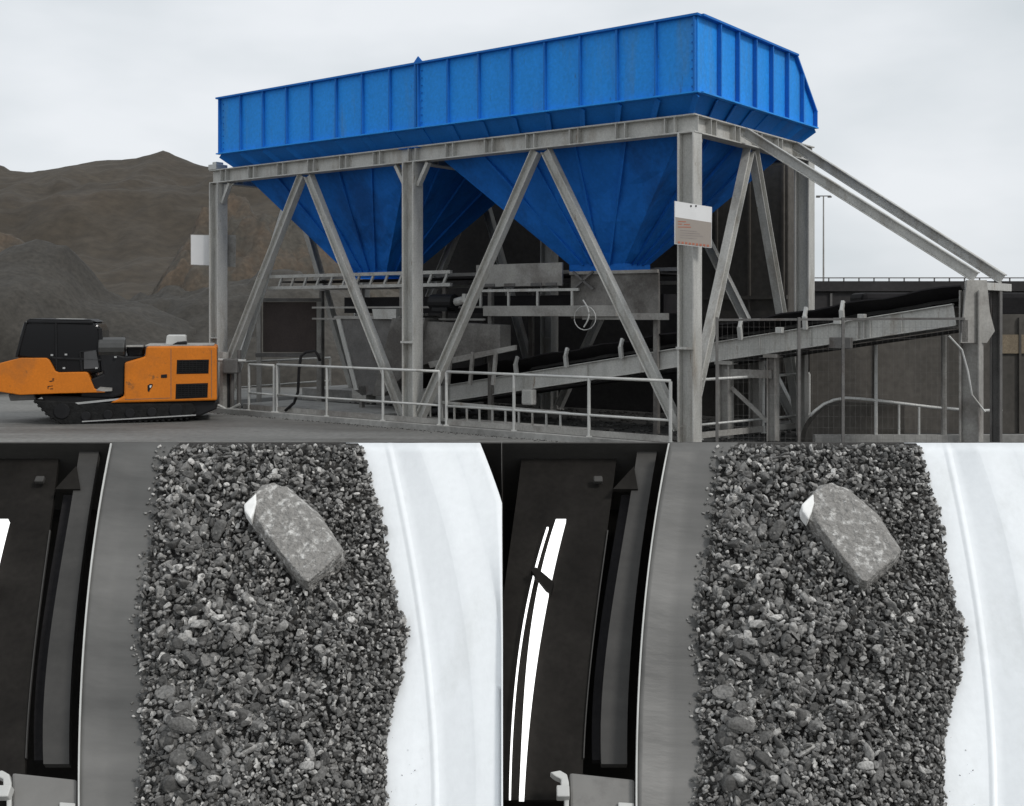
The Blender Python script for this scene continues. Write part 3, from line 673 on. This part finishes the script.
# rubble on the slabs
rb = MB()
def rock(mb, c, r, rg, sq=(1, 1, .7)):
    pts = []; 
    ph = (1 + 5 ** .5) / 2
    base = [(-1, ph, 0), (1, ph, 0), (-1, -ph, 0), (1, -ph, 0), (0, -1, ph), (0, 1, ph), (0, -1, -ph), (0, 1, -ph), (ph, 0, -1), (ph, 0, 1), (-ph, 0, -1), (-ph, 0, 1)]
    fs = [(0, 11, 5), (0, 5, 1), (0, 1, 7), (0, 7, 10), (0, 10, 11), (1, 5, 9), (5, 11, 4), (11, 10, 2), (10, 7, 6), (7, 1, 8), (3, 9, 4), (3, 4, 2), (3, 2, 6), (3, 6, 8), (3, 8, 9), (4, 9, 5), (2, 4, 11), (6, 2, 10), (8, 6, 7), (9, 8, 1)]
    for q in base:
        q = V(q).normalized() * r * rg.uniform(.7, 1.15); pts.append(V(c) + V((q.x * sq[0], q.y * sq[1], q.z * sq[2])))
    mb.add(pts, fs)
for i in range(900):
    a = rnd.uniform(-.8, 12); b_ = rnd.uniform(.3, 5.0); rock(rb, S(a, b_, .02), rnd.uniform(.02, .07) ** 1.0, rnd)
for i in range(500):
    a = rnd.uniform(-.5, 12.5); rock(rb, S(a, -.47 - abs(rnd.gauss(0, .09)), .002), rnd.uniform(.006, .018), rnd)
tag(rb.build('spilled_rubble', 'dust_shade'), 'loose dark rubble spilled on the ground under the hopper frame', 'rubble', kind='stuff')

# ------------------------------------------------------------------ orange crawler machine
mu = V((.972, .235, 0)).normalized(); mn = V((.235, -.972, 0)).normalized(); mb_ = -mn
M0 = gpt(217, 23.4, 0)
vh = Thing('crawler_machine', 'low orange crawler loader with black tinted cab on the yard', 'loader', M0 - mu * 2.1 + mb_ * .85)
def MP(pts, th, off=0): m = MB(); m.prism([hit(x, y, M0 + mn * off, mn) for x, y in pts], mb_ * th); return m
# tracks
for off, nm in ((.02, 0), (-1.45, 1)):
    trk = [(33, 400), (48, 416), (60, 424), (76, 426.5), (120, 423), (160, 420.5), (190, 418), (197, 411), (192, 403), (120, 403)]
    o = vh.part(MP(trk, .34, off), 'track', 'track', bevel=.03)
    c = MB()
    n = 34
    P_ = [hit(x, y, M0 + mn * (off + .012), mn) for x, y in trk[:7]]
    for i in range(6):
        seg = P_[i + 1] - P_[i]; m_ = max(1, int(seg.length / .1))
        for k in range(m_):
            p = P_[i] + seg * (k + .5) / m_; c.obox(p + mb_ * .18 - Z * .0, seg.normalized() * .025, mb_ * .17, seg.normalized().cross(mb_).normalized() * .02)
    vh.part(c, 'track_pad', 'track', o)
    if nm == 0:
        for x, y, rr in ((62, 411, .15), (86, 416, .09), (108, 414.5, .09), (130, 413, .09), (152, 412, .09), (176, 410, .13)):
            p = hit(x, y, M0 + mn * (off), mn); c = MB(); c.tube([p + mn * .03, p - mn * .05], rr, 16); vh.part(c, 'roller', 'black', o, bevel=.008)
        c = MB(); c.bar(hit(82, 421.5, M0 + mn * (off + .03), mn), hit(196, 415.0, M0 + mn * (off + .03), mn), .03, .022); vh.part(c, 'track_guard', 'bright', o)
# chassis
vh.part(MP([(40, 395), (217, 401), (217, 409), (200, 416), (80, 419), (52, 412)], 1.5, -.06), 'chassis', 'black', bevel=.03)
vh.part(MP([(75, 402.6), (128, 397.5), (128, 399.2), (78, 404.4)], .06, .03), 'step_bar', 'bright')
vh.part(MP([(8, 394), (34, 394), (36, 400), (10, 401)], 1.5, -.1), 'front_bumper', 'steel_dark', bevel=.02)
# engine housing
eng = vh.part(MP([(124.5, 362.5), (145, 356.5), (146, 348), (147, 346.3), (216, 346), (217, 348), (217, 400.5), (110, 403), (124, 396)], 1.66, .06), 'engine_housing', 'orange', bevel=.035)
vh.part(MP([(145, 345), (214, 344.6), (214, 346), (145, 346.6)], 1.5, -.02), 'housing_lid', 'steel_grey', bevel=.01)
for pts in ([(177, 360), (209, 359.5), (208.5, 373.5), (176.5, 374)], [(176, 384), (208, 383), (207.5, 397.5), (175.5, 399)]):
    o = vh.part(MP(pts, .01, .066), 'grille', 'track')
    c = MB(); (x0, y0), (x1, y1) = pts[0], pts[2]
    for k in range(7):
        y = y0 + (y1 - y0) * (k + .5) / 7; c.bar(hit(x0 + .6, y, M0 + mn * .075, mn), hit(x1 - .2, y - .3, M0 + mn * .075, mn), .012, .012)
    for k in range(9):
        x = x0 + (x1 - x0) * (k + .5) / 9; c.bar(hit(x, y0 + .5, M0 + mn * .078, mn), hit(x, y1 - 1, M0 + mn * .078, mn), .01, .01, (1, 0, 0))
    vh.part(c, 'slat', 'black', o)
c = MB()
for x0, y0, x1, y1 in ((171, 349, 171, 399), (125, 399.5, 170, 398), (211.5, 350, 211.5, 398)): c.bar(hit(x0, y0, M0 + mn * .061, mn), hit(x1, y1, M0 + mn * .061, mn), .008, .008, mn)
vh.part(c, 'panel_seam', 'steel_dark', eng)
vh.part(MP([(161, 374.7), (167, 374.2), (167, 377.8), (161, 378)], .03, .07), 'door_handle', 'black', bevel=.005)
vh.part(MP([(147.5, 385.5), (150, 383.8), (152.8, 384.2), (152.4, 386.6), (150.4, 389), (149.2, 392), (147.8, 391.2), (147.6, 388.4)], .004, .066), 'emblem', 'black')
vh.part(MP([(149.6, 385.6), (151.6, 385.2), (151, 387.4), (149.8, 388)], .003, .07), 'emblem_highlight', 'white')
vh.part(MP([(215, 350), (217.4, 350), (217.4, 398), (215, 398)], 1.5, -.05), 'rear_grille', 'steel_dark')
# air box, exhaust
vh.part(MP([(166.5, 336), (168, 335), (185, 335), (186, 336.5), (186, 345), (165.5, 345)], .5, -.3), 'air_box', 'rail', bevel=.02)
vh.part(MP([(172, 344.6), (177, 342), (186, 341), (187, 344.6)], .3, -.1), 'cap', 'black', bevel=.02)
# cab
vh.part(MP([(16, 358), (17, 350), (19.5, 336), (23, 324), (27, 320.5), (33, 320), (92, 321.5), (98, 324), (101.5, 331), (103.5, 372), (92, 374), (56, 375), (48, 362)], 1.5, -.06), 'cab', 'glass', bevel=.06)
c = MB()
for (x0, y0, x1, y1, w0) in ((27, 321.5, 93, 322.5, .05), (100, 328, 103.5, 371, .07), (26, 322, 16.5, 357, .05), (56, 322.5, 56.5, 371, .035), (80, 352, 82, 371, .04), (80, 352, 101, 350, .03), (52, 358, 103, 360, .04)):
    c.bar(hit(x0, y0, M0 - mn * .05, mn), hit(x1, y1, M0 - mn * .05, mn), w0, .05, mn)
vh.part(c, 'cab_frame', 'black', bevel=.01)
vh.part(MP([(26, 320.3), (30, 318.6), (90, 319.4), (97, 322)], 1.4, -.1), 'cab_roof', 'black', bevel=.02)
vh.part(MP([(56, 318.6), (84, 319.0), (84, 320), (56, 319.6)], .5, -.3), 'roof_strip', 'rail')
# interior seat
vh.part(MP([(84, 352), (96, 350), (99, 368), (84, 369)], .02, -.025), 'side_window', mat('dim_window', (.06, .06, .062), .3, 0, .2, 3), bevel=.0)
# middle equipment (black) between cab and engine
vh.part(MP([(98, 352), (103, 350), (124, 356), (145, 356), (126, 364), (125, 395), (112, 398), (80, 397), (88, 380), (103, 374)], 1.45, -.02), 'control_bay', 'black', bevel=.04)
c = MB()
p = hit(113, 347, M0 - mn * .3, mn); c.tube([p + mn * .15 - mu * .25, p + mn * .15 + mu * .25], .2, 14); vh.part(c, 'canister', mat('grey_canister', (.05, .05, .048), .35, 0, .2, 5), smooth=False, bevel=.03)
vh.part(MP([(127, 346), (141, 345), (144, 347), (143, 356), (128, 358), (126, 350)], .6, -.15), 'intake', 'black', bevel=.05)
c = MB(); c.obox(hit(135, 346, M0 + mn * .0, mn), mu * .16, mb_ * .1, Z * .015); vh.part(c, 'intake_trim', 'steel_grey')
vh.part(MP([(96, 390), (100, 387), (112, 388), (112, 391), (97, 392)], .1, .05), 'footstep', 'steel_grey')
for x, y in ((115.5, 357), (52, 355), (66, 354.5), (96.5, 368), (64, 368)):
    c = MB(); c.obox(hit(x, y, M0 + mn * .03, mn), mu * .022, mn * .02, Z * .016); vh.part(c, 'bolt_cap', 'bright')
# front hood
vh.part(MP([(-9, 372), (0, 363), (14, 359.5), (20, 358), (46, 358), (49, 360), (55, 371), (58, 372.5), (86, 372), (88, 373.5), (94.5, 389), (105, 391), (105, 392.5), (60, 393.5), (20, 395), (-6, 391)], 1.6, .05), 'front_hood', 'orange', bevel=.05)
c = MB()
for pts in ([(49, 381), (54, 380.2), (54, 381), (50, 382)], [(52, 378.8), (54.2, 378.2), (54.2, 379.4), (52.4, 379.8)], [(47.6, 386), (53, 385.6), (53, 386.2), (48.4, 386.7), (48.4, 389), (47.6, 389)], [(50, 388.5), (53, 388.4), (53, 389.2), (50, 389.3)]):
    q = MP(pts, .003, .054); c.add(q.v, q.f)
vh.part(c, 'hood_marking', 'black')

# ================================================================== two inclined coke belts in the foreground
KC = 5.704; nP = V((0, -1, 1)).normalized(); sP = V((0, 1, 1)).normalized()
def P(px, py, wv=0.):
    k_ = (py - HY) / F; y = (KC - 1.41421 * wv) / (1 + k_)
    return V(((px - CX) / F * y, y, EYE - k_ * y))
TOP, BOT = 443.2, 832
YS = list(np.linspace(TOP, BOT, 40))
def curve(pts):
    ys = np.array([p[1] for p in pts]); xs = np.array([p[0] for p in pts])
    if ys[0] > ys[-1]: ys, xs = ys[::-1], xs[::-1]
    # smooth polynomial through the traced points
    deg = min(3, len(pts) - 1); cf = np.polyfit((ys - 620) / 200, xs, deg)
    return lambda y: float(np.polyval(cf, (y - 620) / 200))
E_L = curve([(110, 444), (102, 490), (94, 540), (86, 600), (81, 680), (79, 740), (78, 806)])       # bright belt edge (first belt)
bedL = [(444, 168), (458, 160), (513, 154), (567, 146), (622, 138), (667, 141), (713, 141), (749, 145), (803, 137), (835, 136)]
bedR = [(444, 360), (476, 369), (526, 385), (558, 388), (608, 397), (620, 407), (635, 409), (672, 401), (694, 397), (722, 388), (758, 385), (835, 386)]
def BL(y): return float(np.interp(y, [p[0] for p in bedL], [p[1] for p in bedL]))
def BR(y): return float(np.interp(y, [p[0] for p in bedR], [p[1] for p in bedR]))
R1 = curve([(390, 454), (408, 545), (422, 622), (429, 695), (435, 804)])
R2 = curve([(429, 476), (454, 567), (467, 645), (474, 722), (476, 804)])
R3 = curve([(456, 449), (481, 531), (494, 590), (503, 680), (506, 804)])
R4 = curve([(480, 444), (490, 466), (498, 490), (510, 530), (535, 640), (545, 806)])
SL = curve([(80, 444), (74, 490), (64, 545), (50, 631), (44, 713), (43, 763)])
SR = curve([(100, 445), (89, 513), (80, 576), (73, 645), (70, 713), (69, 763)])
TL = curve([(52, 510), (46, 554), (30, 685), (25, 765)])

# stone prototypes (numpy)
rs = np.random.RandomState(5)
def ico(sub):
    m_ = MB(); rg = random.Random(1); rock(m_, (0, 0, 0), 1, random.Random(1), (1, 1, 1))
    v = [V(p).normalized() for p in m_.v]; ph = (1 + 5 ** .5) / 2
    base = [(-1, ph, 0), (1, ph, 0), (-1, -ph, 0), (1, -ph, 0), (0, -1, ph), (0, 1, ph), (0, -1, -ph), (0, 1, -ph), (ph, 0, -1), (ph, 0, 1), (-ph, 0, -1), (-ph, 0, 1)]
    v = [V(b_).normalized() for b_ in base]; f = list(m_.f)
    for _ in range(sub):
        mid = {}; nf = []
        def md(i, j):
            key = (min(i, j), max(i, j))
            if key not in mid: v.append(((v[i] + v[j]) / 2).normalized()); mid[key] = len(v) - 1
            return mid[key]
        for a_, b_, c_ in f:
            ab, bc, ca = md(a_, b_), md(b_, c_), md(c_, a_); nf += [(a_, ab, ca), (b_, bc, ab), (c_, ca, bc), (ab, bc, ca)]
        f = nf
    return np.array([tuple(p) for p in v]), np.array(f)
def protos(sub, n):
    v, f = ico(sub); out = []
    for _ in range(n):
        q = v.copy()
        for _k in range(8 if sub > 1 else 6):
            d_ = rs.normal(size=3); d_ /= np.linalg.norm(d_); c_ = rs.uniform(.32, .78)
            ex = q @ d_ - c_; q -= np.outer(np.clip(ex, 0, None), d_)
        q *= np.array([rs.uniform(.5, .9), rs.uniform(.8, 1.15), rs.uniform(1.0, 1.75)])
        out.append(q)
    return out, f
PB, FB = protos(2, 30); PS, FS = protos(1, 30)
def rotm(r3):
    q = r3.normal(size=4); q /= np.linalg.norm(q); w0, x, y, z = q
    return np.array([[1 - 2 * (y * y + z * z), 2 * (x * y - z * w0), 2 * (x * z + y * w0)], [2 * (x * y + z * w0), 1 - 2 * (x * x + z * z), 2 * (y * z - x * w0)], [2 * (x * z - y * w0), 2 * (y * z + x * w0), 1 - 2 * (x * x + y * y)]])
def bedw(u, py):                                       # height of the bed across its width
    return .025 + .085 * math.sin(math.pi * min(1, max(0, u))) ** .7 * min(1, max(0, (py - 440) / 70)) + .055 * (mnoise.noise(V((u * 6, py * .024, 4.2))) + .45 * mnoise.noise(V((u * 16, py * .07, 1.2)))) * math.sin(math.pi * min(1, max(0, u))) * min(1, max(0, (py - 440) / 70)) - sum(h_ * math.exp(-((u - u_) / su) ** 2 - ((py - y_) / sy) ** 2) for h_, u_, su, y_, sy in ((.05, .80, .12, 528, 30), (.04, .25, .13, 530, 28), (.05, .25, .2, 684, 17), (.035, .65, .2, 676, 14), (.03, .6, .15, 560, 40), (-.02, .4, .2, 630, 20)))
OM = math.sqrt(2)
def stones(off, loc, clip):
    rr = np.random.RandomState(11); vs = []; fs = []; n = 0; loc = np.array(loc)
    specs = []
    for i in range(11500):
        py = rr.uniform(446, 830); u = rr.uniform(0, 1) ** .85; sel = rr.uniform()
        xl, xr = BL(py), BR(py); px = xl + (xr - xl) * u
        big = (1 - u) * .75 + .25 * (py > 600) + .12
        r_px = 1.55 + .25 * big + 2.7 * rr.uniform() ** 1.5 * (.5 + .6 * big) + (rr.uniform() < .15 * big * big) * rr.uniform(2, 7.5) * big
        if py < 560 and u < .3 and rr.uniform() < .2: r_px *= 1.2
        if u < .07 or u > .95: r_px = min(r_px, 3.4)
        if py < 456: r_px = min(r_px, 3.0)
        specs.append((px, py, u, r_px, rr.uniform(-.024, .028)))
    specs += [(BR(py) + rr.normal() * 2.5, py, 1., rr.uniform(1, 2.4), 0) for py in rr.uniform(446, 830, 160)]
    specs += [(BR(py) + 3 + rr.exponential(12), py, 1., rr.uniform(.25, .75), -.014) for py in rr.uniform(470, 830, 90)]
    specs += [(BL(py) - abs(rr.normal()) * 4, py, 0., rr.uniform(.7, 2.0), 0) for py in rr.uniform(446, 830, 160)]
    for px, py, u, r_px, dw in specs:
        wv = bedw(u, py) + dw + (0 if r_px < 4 else -.004); 
        c_ = P(px + off, py, wv if px <= BR(py) + 3 else .004 + .0009 * min(30, px - BR(py))); r_ = r_px * c_.y / F
        if r_px > 2.9: q = PB[rr.randint(30)]; f = FB
        else: q = PS[rr.randint(30)]; f = FS
        q = (q * r_) @ rotm(rr).T
        if rr.uniform() < .1: q = q * np.array([1, 1, 1]) 
        if clip is not None and (px + off < clip[0] or px + off > clip[1]): continue
        vs.append(q + np.array(tuple(c_)) - loc); fs.append(f + n); n += len(q)
    v = np.concatenate(vs); f = np.concatenate(fs)
    me = bpy.data.meshes.new('coke_stones'); me.vertices.add(len(v)); me.vertices.foreach_set('co', v.ravel())
    me.loops.add(f.size); me.loops.foreach_set('vertex_index', f.ravel().astype(np.int32))
    me.polygons.add(len(f)); me.polygons.foreach_set('loop_start', np.arange(0, f.size, 3, dtype=np.int32)); me.polygons.foreach_set('loop_total', np.full(len(f), 3, np.int32))
    me.update(); me.validate(); me.materials.append(M['coke']); return me

def surf(cols, off, nx=6):                              # cols: list of (curve, w)
    rows = []
    for y in YS:
        row = []
        for i in range(len(cols) - 1):
            (c0, w0), (c1, w1) = cols[i], cols[i + 1]
            for j in range(nx):
                t_ = j / nx; row.append(P(c0(y) * (1 - t_) + c1(y) * t_ + off, y, w0 * (1 - t_) + w1 * t_))
        row.append(P(cols[-1][0](y) + off, y, cols[-1][1])); rows.append(row)
    m = MB(); m.grid(rows); return m
def ribbon(m, c0, c1, off, w0, y0, y1, th=.02, n=24):
    for s_ in (0, 1):
        pass
    ys = np.linspace(y0, y1, n); top = [[P(c0(y) + off, y, w0), P(c1(y) + off, y, w0), P(c1(y) + off, y, w0) - nP * th, P(c0(y) + off, y, w0) - nP * th, P(c0(y) + off, y, w0)] for y in ys]
    m.grid(top); m.add(top[0][:4], [(0, 1, 2, 3)]); m.add(top[-1][:4], [(0, 1, 2, 3)]); return m

def station(off, x_left, x_right, side):
    base = P((max(0, x_left) + min(1024, x_right)) / 2, 806, -.5); base.z = 0
    T_ = Thing('coke_conveyor', ('left inclined coke conveyor, its dark frame cut off by the photo edge' if side == 0 else 'right inclined coke conveyor with the long lit lamp in its frame'), 'conveyor', base, 'pair of inclined coke belts in the foreground')
    # housing tray
    bp = MB(); q = [P(x_left, TOP, -.5), P(x_right, TOP, -.5), P(x_right, BOT, -.5), P(x_left, BOT, -.5)]
    xl0, xr0 = q[3].x, q[2].x
    lo = P(0, BOT, -.5); hi = P(0, TOP, -.5)
    bp.prism([V((xl0, lo.y, lo.z)), V((xr0, lo.y, lo.z)), V((q[1].x, hi.y, hi.z)), V((q[0].x, hi.y, hi.z))], -nP * .02)
    T_.part(bp, 'back_plate', 'dark')
    # head plate: from the back plate up to the belt plane
    hp_ = MB(); t0, t1 = P(x_left, TOP, 0), P(x_right, TOP, 0); hp_.prism([t0, t1, t1 - nP * .5, t0 - nP * .5], sP * .006); T_.part(hp_, 'head_plate', 'strip')
    # belt
    BLf = lambda y: BL(y) + 12
    ridge = lambda y: (E_L(y) * .5 + BL(y) * .5)
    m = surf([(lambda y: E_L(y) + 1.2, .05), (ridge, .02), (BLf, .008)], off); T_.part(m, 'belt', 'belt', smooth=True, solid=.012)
    m = MB(); ribbon(m, lambda y: E_L(y) - .3, lambda y: E_L(y) + 1.3, off, .062, TOP, BOT, .03); T_.part(m, 'belt_edge', 'edge')
    # bed underlay: mound
    rows = []
    for y in YS:
        row = []
        for u in np.linspace(0, 1, 24):
            x = BL(y) + (BR(y) - BL(y)) * u; row.append(P(x + off, y, bedw(u, y) - .012 + .006 * mnoise.noise(V((x * .2, y * .2, 0)))))
        rows.append(row)
    m = MB(); m.grid(rows); T_.part(m, 'dust_bed', 'bed')
    # white lining
    BRf = lambda y: BR(y) - 14
    clipx = lambda c: (lambda y: min(c(y), (502 if side == 0 else 1060) - off))
    m = surf([(BRf, .0), (lambda y: R1(y) - 7, .028), (lambda y: R1(y) - 3.5, .031), (lambda y: R1(y) + .5, .040), (lambda y: R1(y) + 5, .039), (clipx(lambda y: R2(y) - 3), .092), (clipx(lambda y: R2(y) + 1), .099), (clipx(lambda y: R3(y) - 2), .125), (clipx(lambda y: R3(y) + 1), .129), (clipx(R4), .155)], off, 4)
    T_.part(m, 'white_lining', 'lining', smooth=True, solid=.006)
    # grey strip between frame and belt
    m = MB(); ribbon(m, SL, SR, off, -.06, TOP + 2, 764, .03); T_.part(m, 'seal_strip', 'strip')
    m = MB(); ribbon(m, lambda y: SL(y) - 9 + (y - 620) * .0, lambda y: SL(y), off, -.14, 495, 760, .03); T_.part(m, 'inner_channel', 'rubber')
    m = MB(); ribbon(m, lambda y: TL(y) - 95, lambda y: TL(y), off, -.11, TOP + 1, 800, .02); T_.part(m, 'frame_plate', 'dark')
    m = MB(); ribbon(m, lambda y: TL(y), lambda y: TL(y) + 1.1, off, -.10, 530, 758, .012); T_.part(m, 'plate_edge', 'strip')
    m = MB(); m.prism([P(x + off, y, -.05) for x, y in ((55, 489), (76, 466), (80, 489))], -nP * .02); T_.part(m, 'gusset_tab', 'dark')
    m = MB(); m.obox(P(40 + off, 480, -.08), (.02, 0, 0), sP * .016, nP * .012); T_.part(m, 'bolt', 'strip', bevel=.006)
    # bracket at the foot
    m = MB(); m.prism([P(x + off, y, .03) for x, y in ((11.5, 772), (77, 779), (77, 834), (13, 834))], -nP * .10); T_.part(m, 'foot_bracket', 'clip', bevel=.01)
    m = MB(); m.prism([P(x + off, y, .035) for x, y in ((-8, 772), (2, 770), (9, 774), (11, 782), (11, 834), (7, 834), (6, 790), (3, 787), (3, 779), (-3, 776))], -nP * .04)
    m.obox(P(5 + off, 793, .045), (.022, 0, 0), sP * .02, nP * .02); m.prism([P(x + off, y, .034) for x, y in ((60, 803), (76, 804), (76, 810), (60, 810))], nP * .01)
    T_.part(m, 'clamp_hook', 'edge', bevel=.004)
    for xx in (x_left + 30, x_right - 30):
        for py_ in (BOT, TOP):
            p = P(xx, py_, -.53); c = MB(); c.bar(V((p.x, p.y, 0)), p, .07, .07, (1, 0, 0)); T_.part(c, 'leg', 'steel_dark')
    # stones
    loc = P(265 + off, 640, .02); me = stones(off, tuple(loc), None if side == 0 else (0, 1090))
    o = bpy.data.objects.new('coke_gravel', me); col.objects.link(o); o.location = loc
    tag(o, 'dark crushed coke stones heaped on the %s belt' % ('left' if side == 0 else 'right'), 'coke', kind='stuff')
    # pale block on the bed
    bw = .178
    top = [(254, 493.5), (274, 481.8), (286, 489), (315, 516), (340.5, 548), (340.5, 553.5), (309, 581), (304, 580), (281, 552), (260, 523), (252, 506)]
    low = [(244, 505), (262, 485), (288, 487), (320, 514), (343, 549), (342, 557), (308, 587), (302, 584), (275, 553), (250, 522), (244, 511)]
    vs = [P(x + off, y, bw) for x, y in top]; n_ = len(top)
    mid = [P(x + off, y, bw - .04) for x, y in low]; bot = [P(x + off, y, bw - .04) - nP * .125 for x, y in low]
    import bmesh
    m = MB(); m.add(vs + mid + bot, [tuple(range(n_))] + [(i, (i + 1) % n_, (i + 1) % n_ + n_, i + n_) for i in range(n_)] + [(i + n_, (i + 1) % n_ + n_, (i + 1) % n_ + 2 * n_, i + 2 * n_) for i in range(n_)] + [tuple(range(3 * n_ - 1, 2 * n_ - 1, -1))])
    bl = Thing('stone_block', 'pale rough oblong block with a white chipped corner on the %s coke belt' % ('left' if side == 0 else 'right'), 'block', P(295 + off, 535, .02), 'oblong blocks on the coke belts')
    ob = bl.part(m, 'body', 'block'); 
    q = ob.modifiers.new('bv', 'BEVEL'); q.width = .005; q.segments = 2; q.limit_method = 'ANGLE'
    q = ob.modifiers.new('sb', 'SUBSURF'); q.subdivision_type = 'SIMPLE'; q.levels = q.render_levels = 3
    tx_ = bpy.data.textures.new('rough', 'CLOUDS'); tx_.noise_scale = .03
    q = ob.modifiers.new('dp', 'DISPLACE'); q.texture = tx_; q.strength = .007; q.mid_level = .5
    m = MB(); m.prism([P(x + off, y, bw + .006) for x, y in ((243.5, 504), (256, 492.5), (256.5, 503), (254, 512), (250.5, 519), (244.5, 511))], -nP * .06); bl.part(m, 'chipped_corner', mat('white_chip', (.85, .85, .83), .8, 0, .1, 20), bevel=.008)
    # single stones that stand out
    for k_, (x, y, r_px, lab, sq) in enumerate([(274.5, 473.5, 5, 'round pale pebble just above the block on the %s belt', (1, 1, 1.1)),
                                (255.5, 626, 5, 'upper of two bright chips below the block on the %s belt', (.9, .8, 1)),
                                (260, 644, 4.5, 'lower of two bright chips below the block on the %s belt', (1.2, 1, .7)),
                                (346, 675, 5, 'long thin grey splinter lying right of centre on the %s belt', (.45, .6, 2.4)),
                                (216, 704, 5.5, 'large pale angular lump low on the left of the %s belt', (1.1, 1, .9))]):
        u = (x - BL(y)) / (BR(y) - BL(y)); c_ = P(x + off, y, bedw(u, y) + .018); r_ = r_px * c_.y / F
        m = MB(); vv = PB[(k_ * 7 + 3) % 30] * r_; 
        m.add([c_ + V((p_[0] * sq[0], p_[1] * sq[1], p_[2] * sq[2])) for p_ in vv], [tuple(int(i) for i in f_) for f_ in FB])
        o = m.build('coke_stone', 'chip' if k_ < 4 and k_ != 3 else 'clip', loc=tuple(c_)); tag(o, lab % ('left' if side == 0 else 'right'), 'stone', 'single stones on the coke belts')
    # tube lamp
    if True:
        lc0 = curve([(-10, 526), (-23, 572), (-34, 622), (-43, 695), (-48, 800)])
        la = curve([(-2, 519), (-18, 576), (-28, 635), (-35, 713), (-39, 800)]); lb = curve([(7, 522), (-4, 572), (-17, 631), (-27, 713), (-34, 800)])
        lp = Thing('strip_lamp', ('lit end of a strip lamp at the far left edge' if side == 0 else 'long lit curved strip lamp in the dark frame of the right belt'), 'lamp', P(-30 + off, 660, -.1), 'lit strip lamps')
        m = MB(); ribbon(m, la, lb, off, -.075, 519, 798, .03); lp.part(m, 'tube', 'lamp', bevel=.004)
        m = MB(); ribbon(m, lambda y: lc0(y) - 1, lambda y: lc0(y) + .8, off, -.075, 527, 798, .02); lp.part(m, 'side_tube', 'lamp')
        m = MB(); m.prism([P(x + off, y, -.055) for x, y in ((-27, 570), (-22, 567), (-4, 582), (-7, 592), (-12, 589))], -nP * .04); lp.part(m, 'bracket', 'dark')
station(0, -56, 501.3, 0)
station(558, 502.3, 1062, 1)
# partition between the two belts
pt = MB(); q0, q1 = P(501.8, TOP, .02), P(501.8, BOT, .02)
pt.prism([q0, q1, q1 - nP * .5, q0 - nP * .5], V((.004, 0, 0)))
tag(pt.build('partition_plate', 'dark', loc=tuple(V((q1.x, q1.y, 0)))), 'thin dark upright plate between the two coke belts', 'partition')
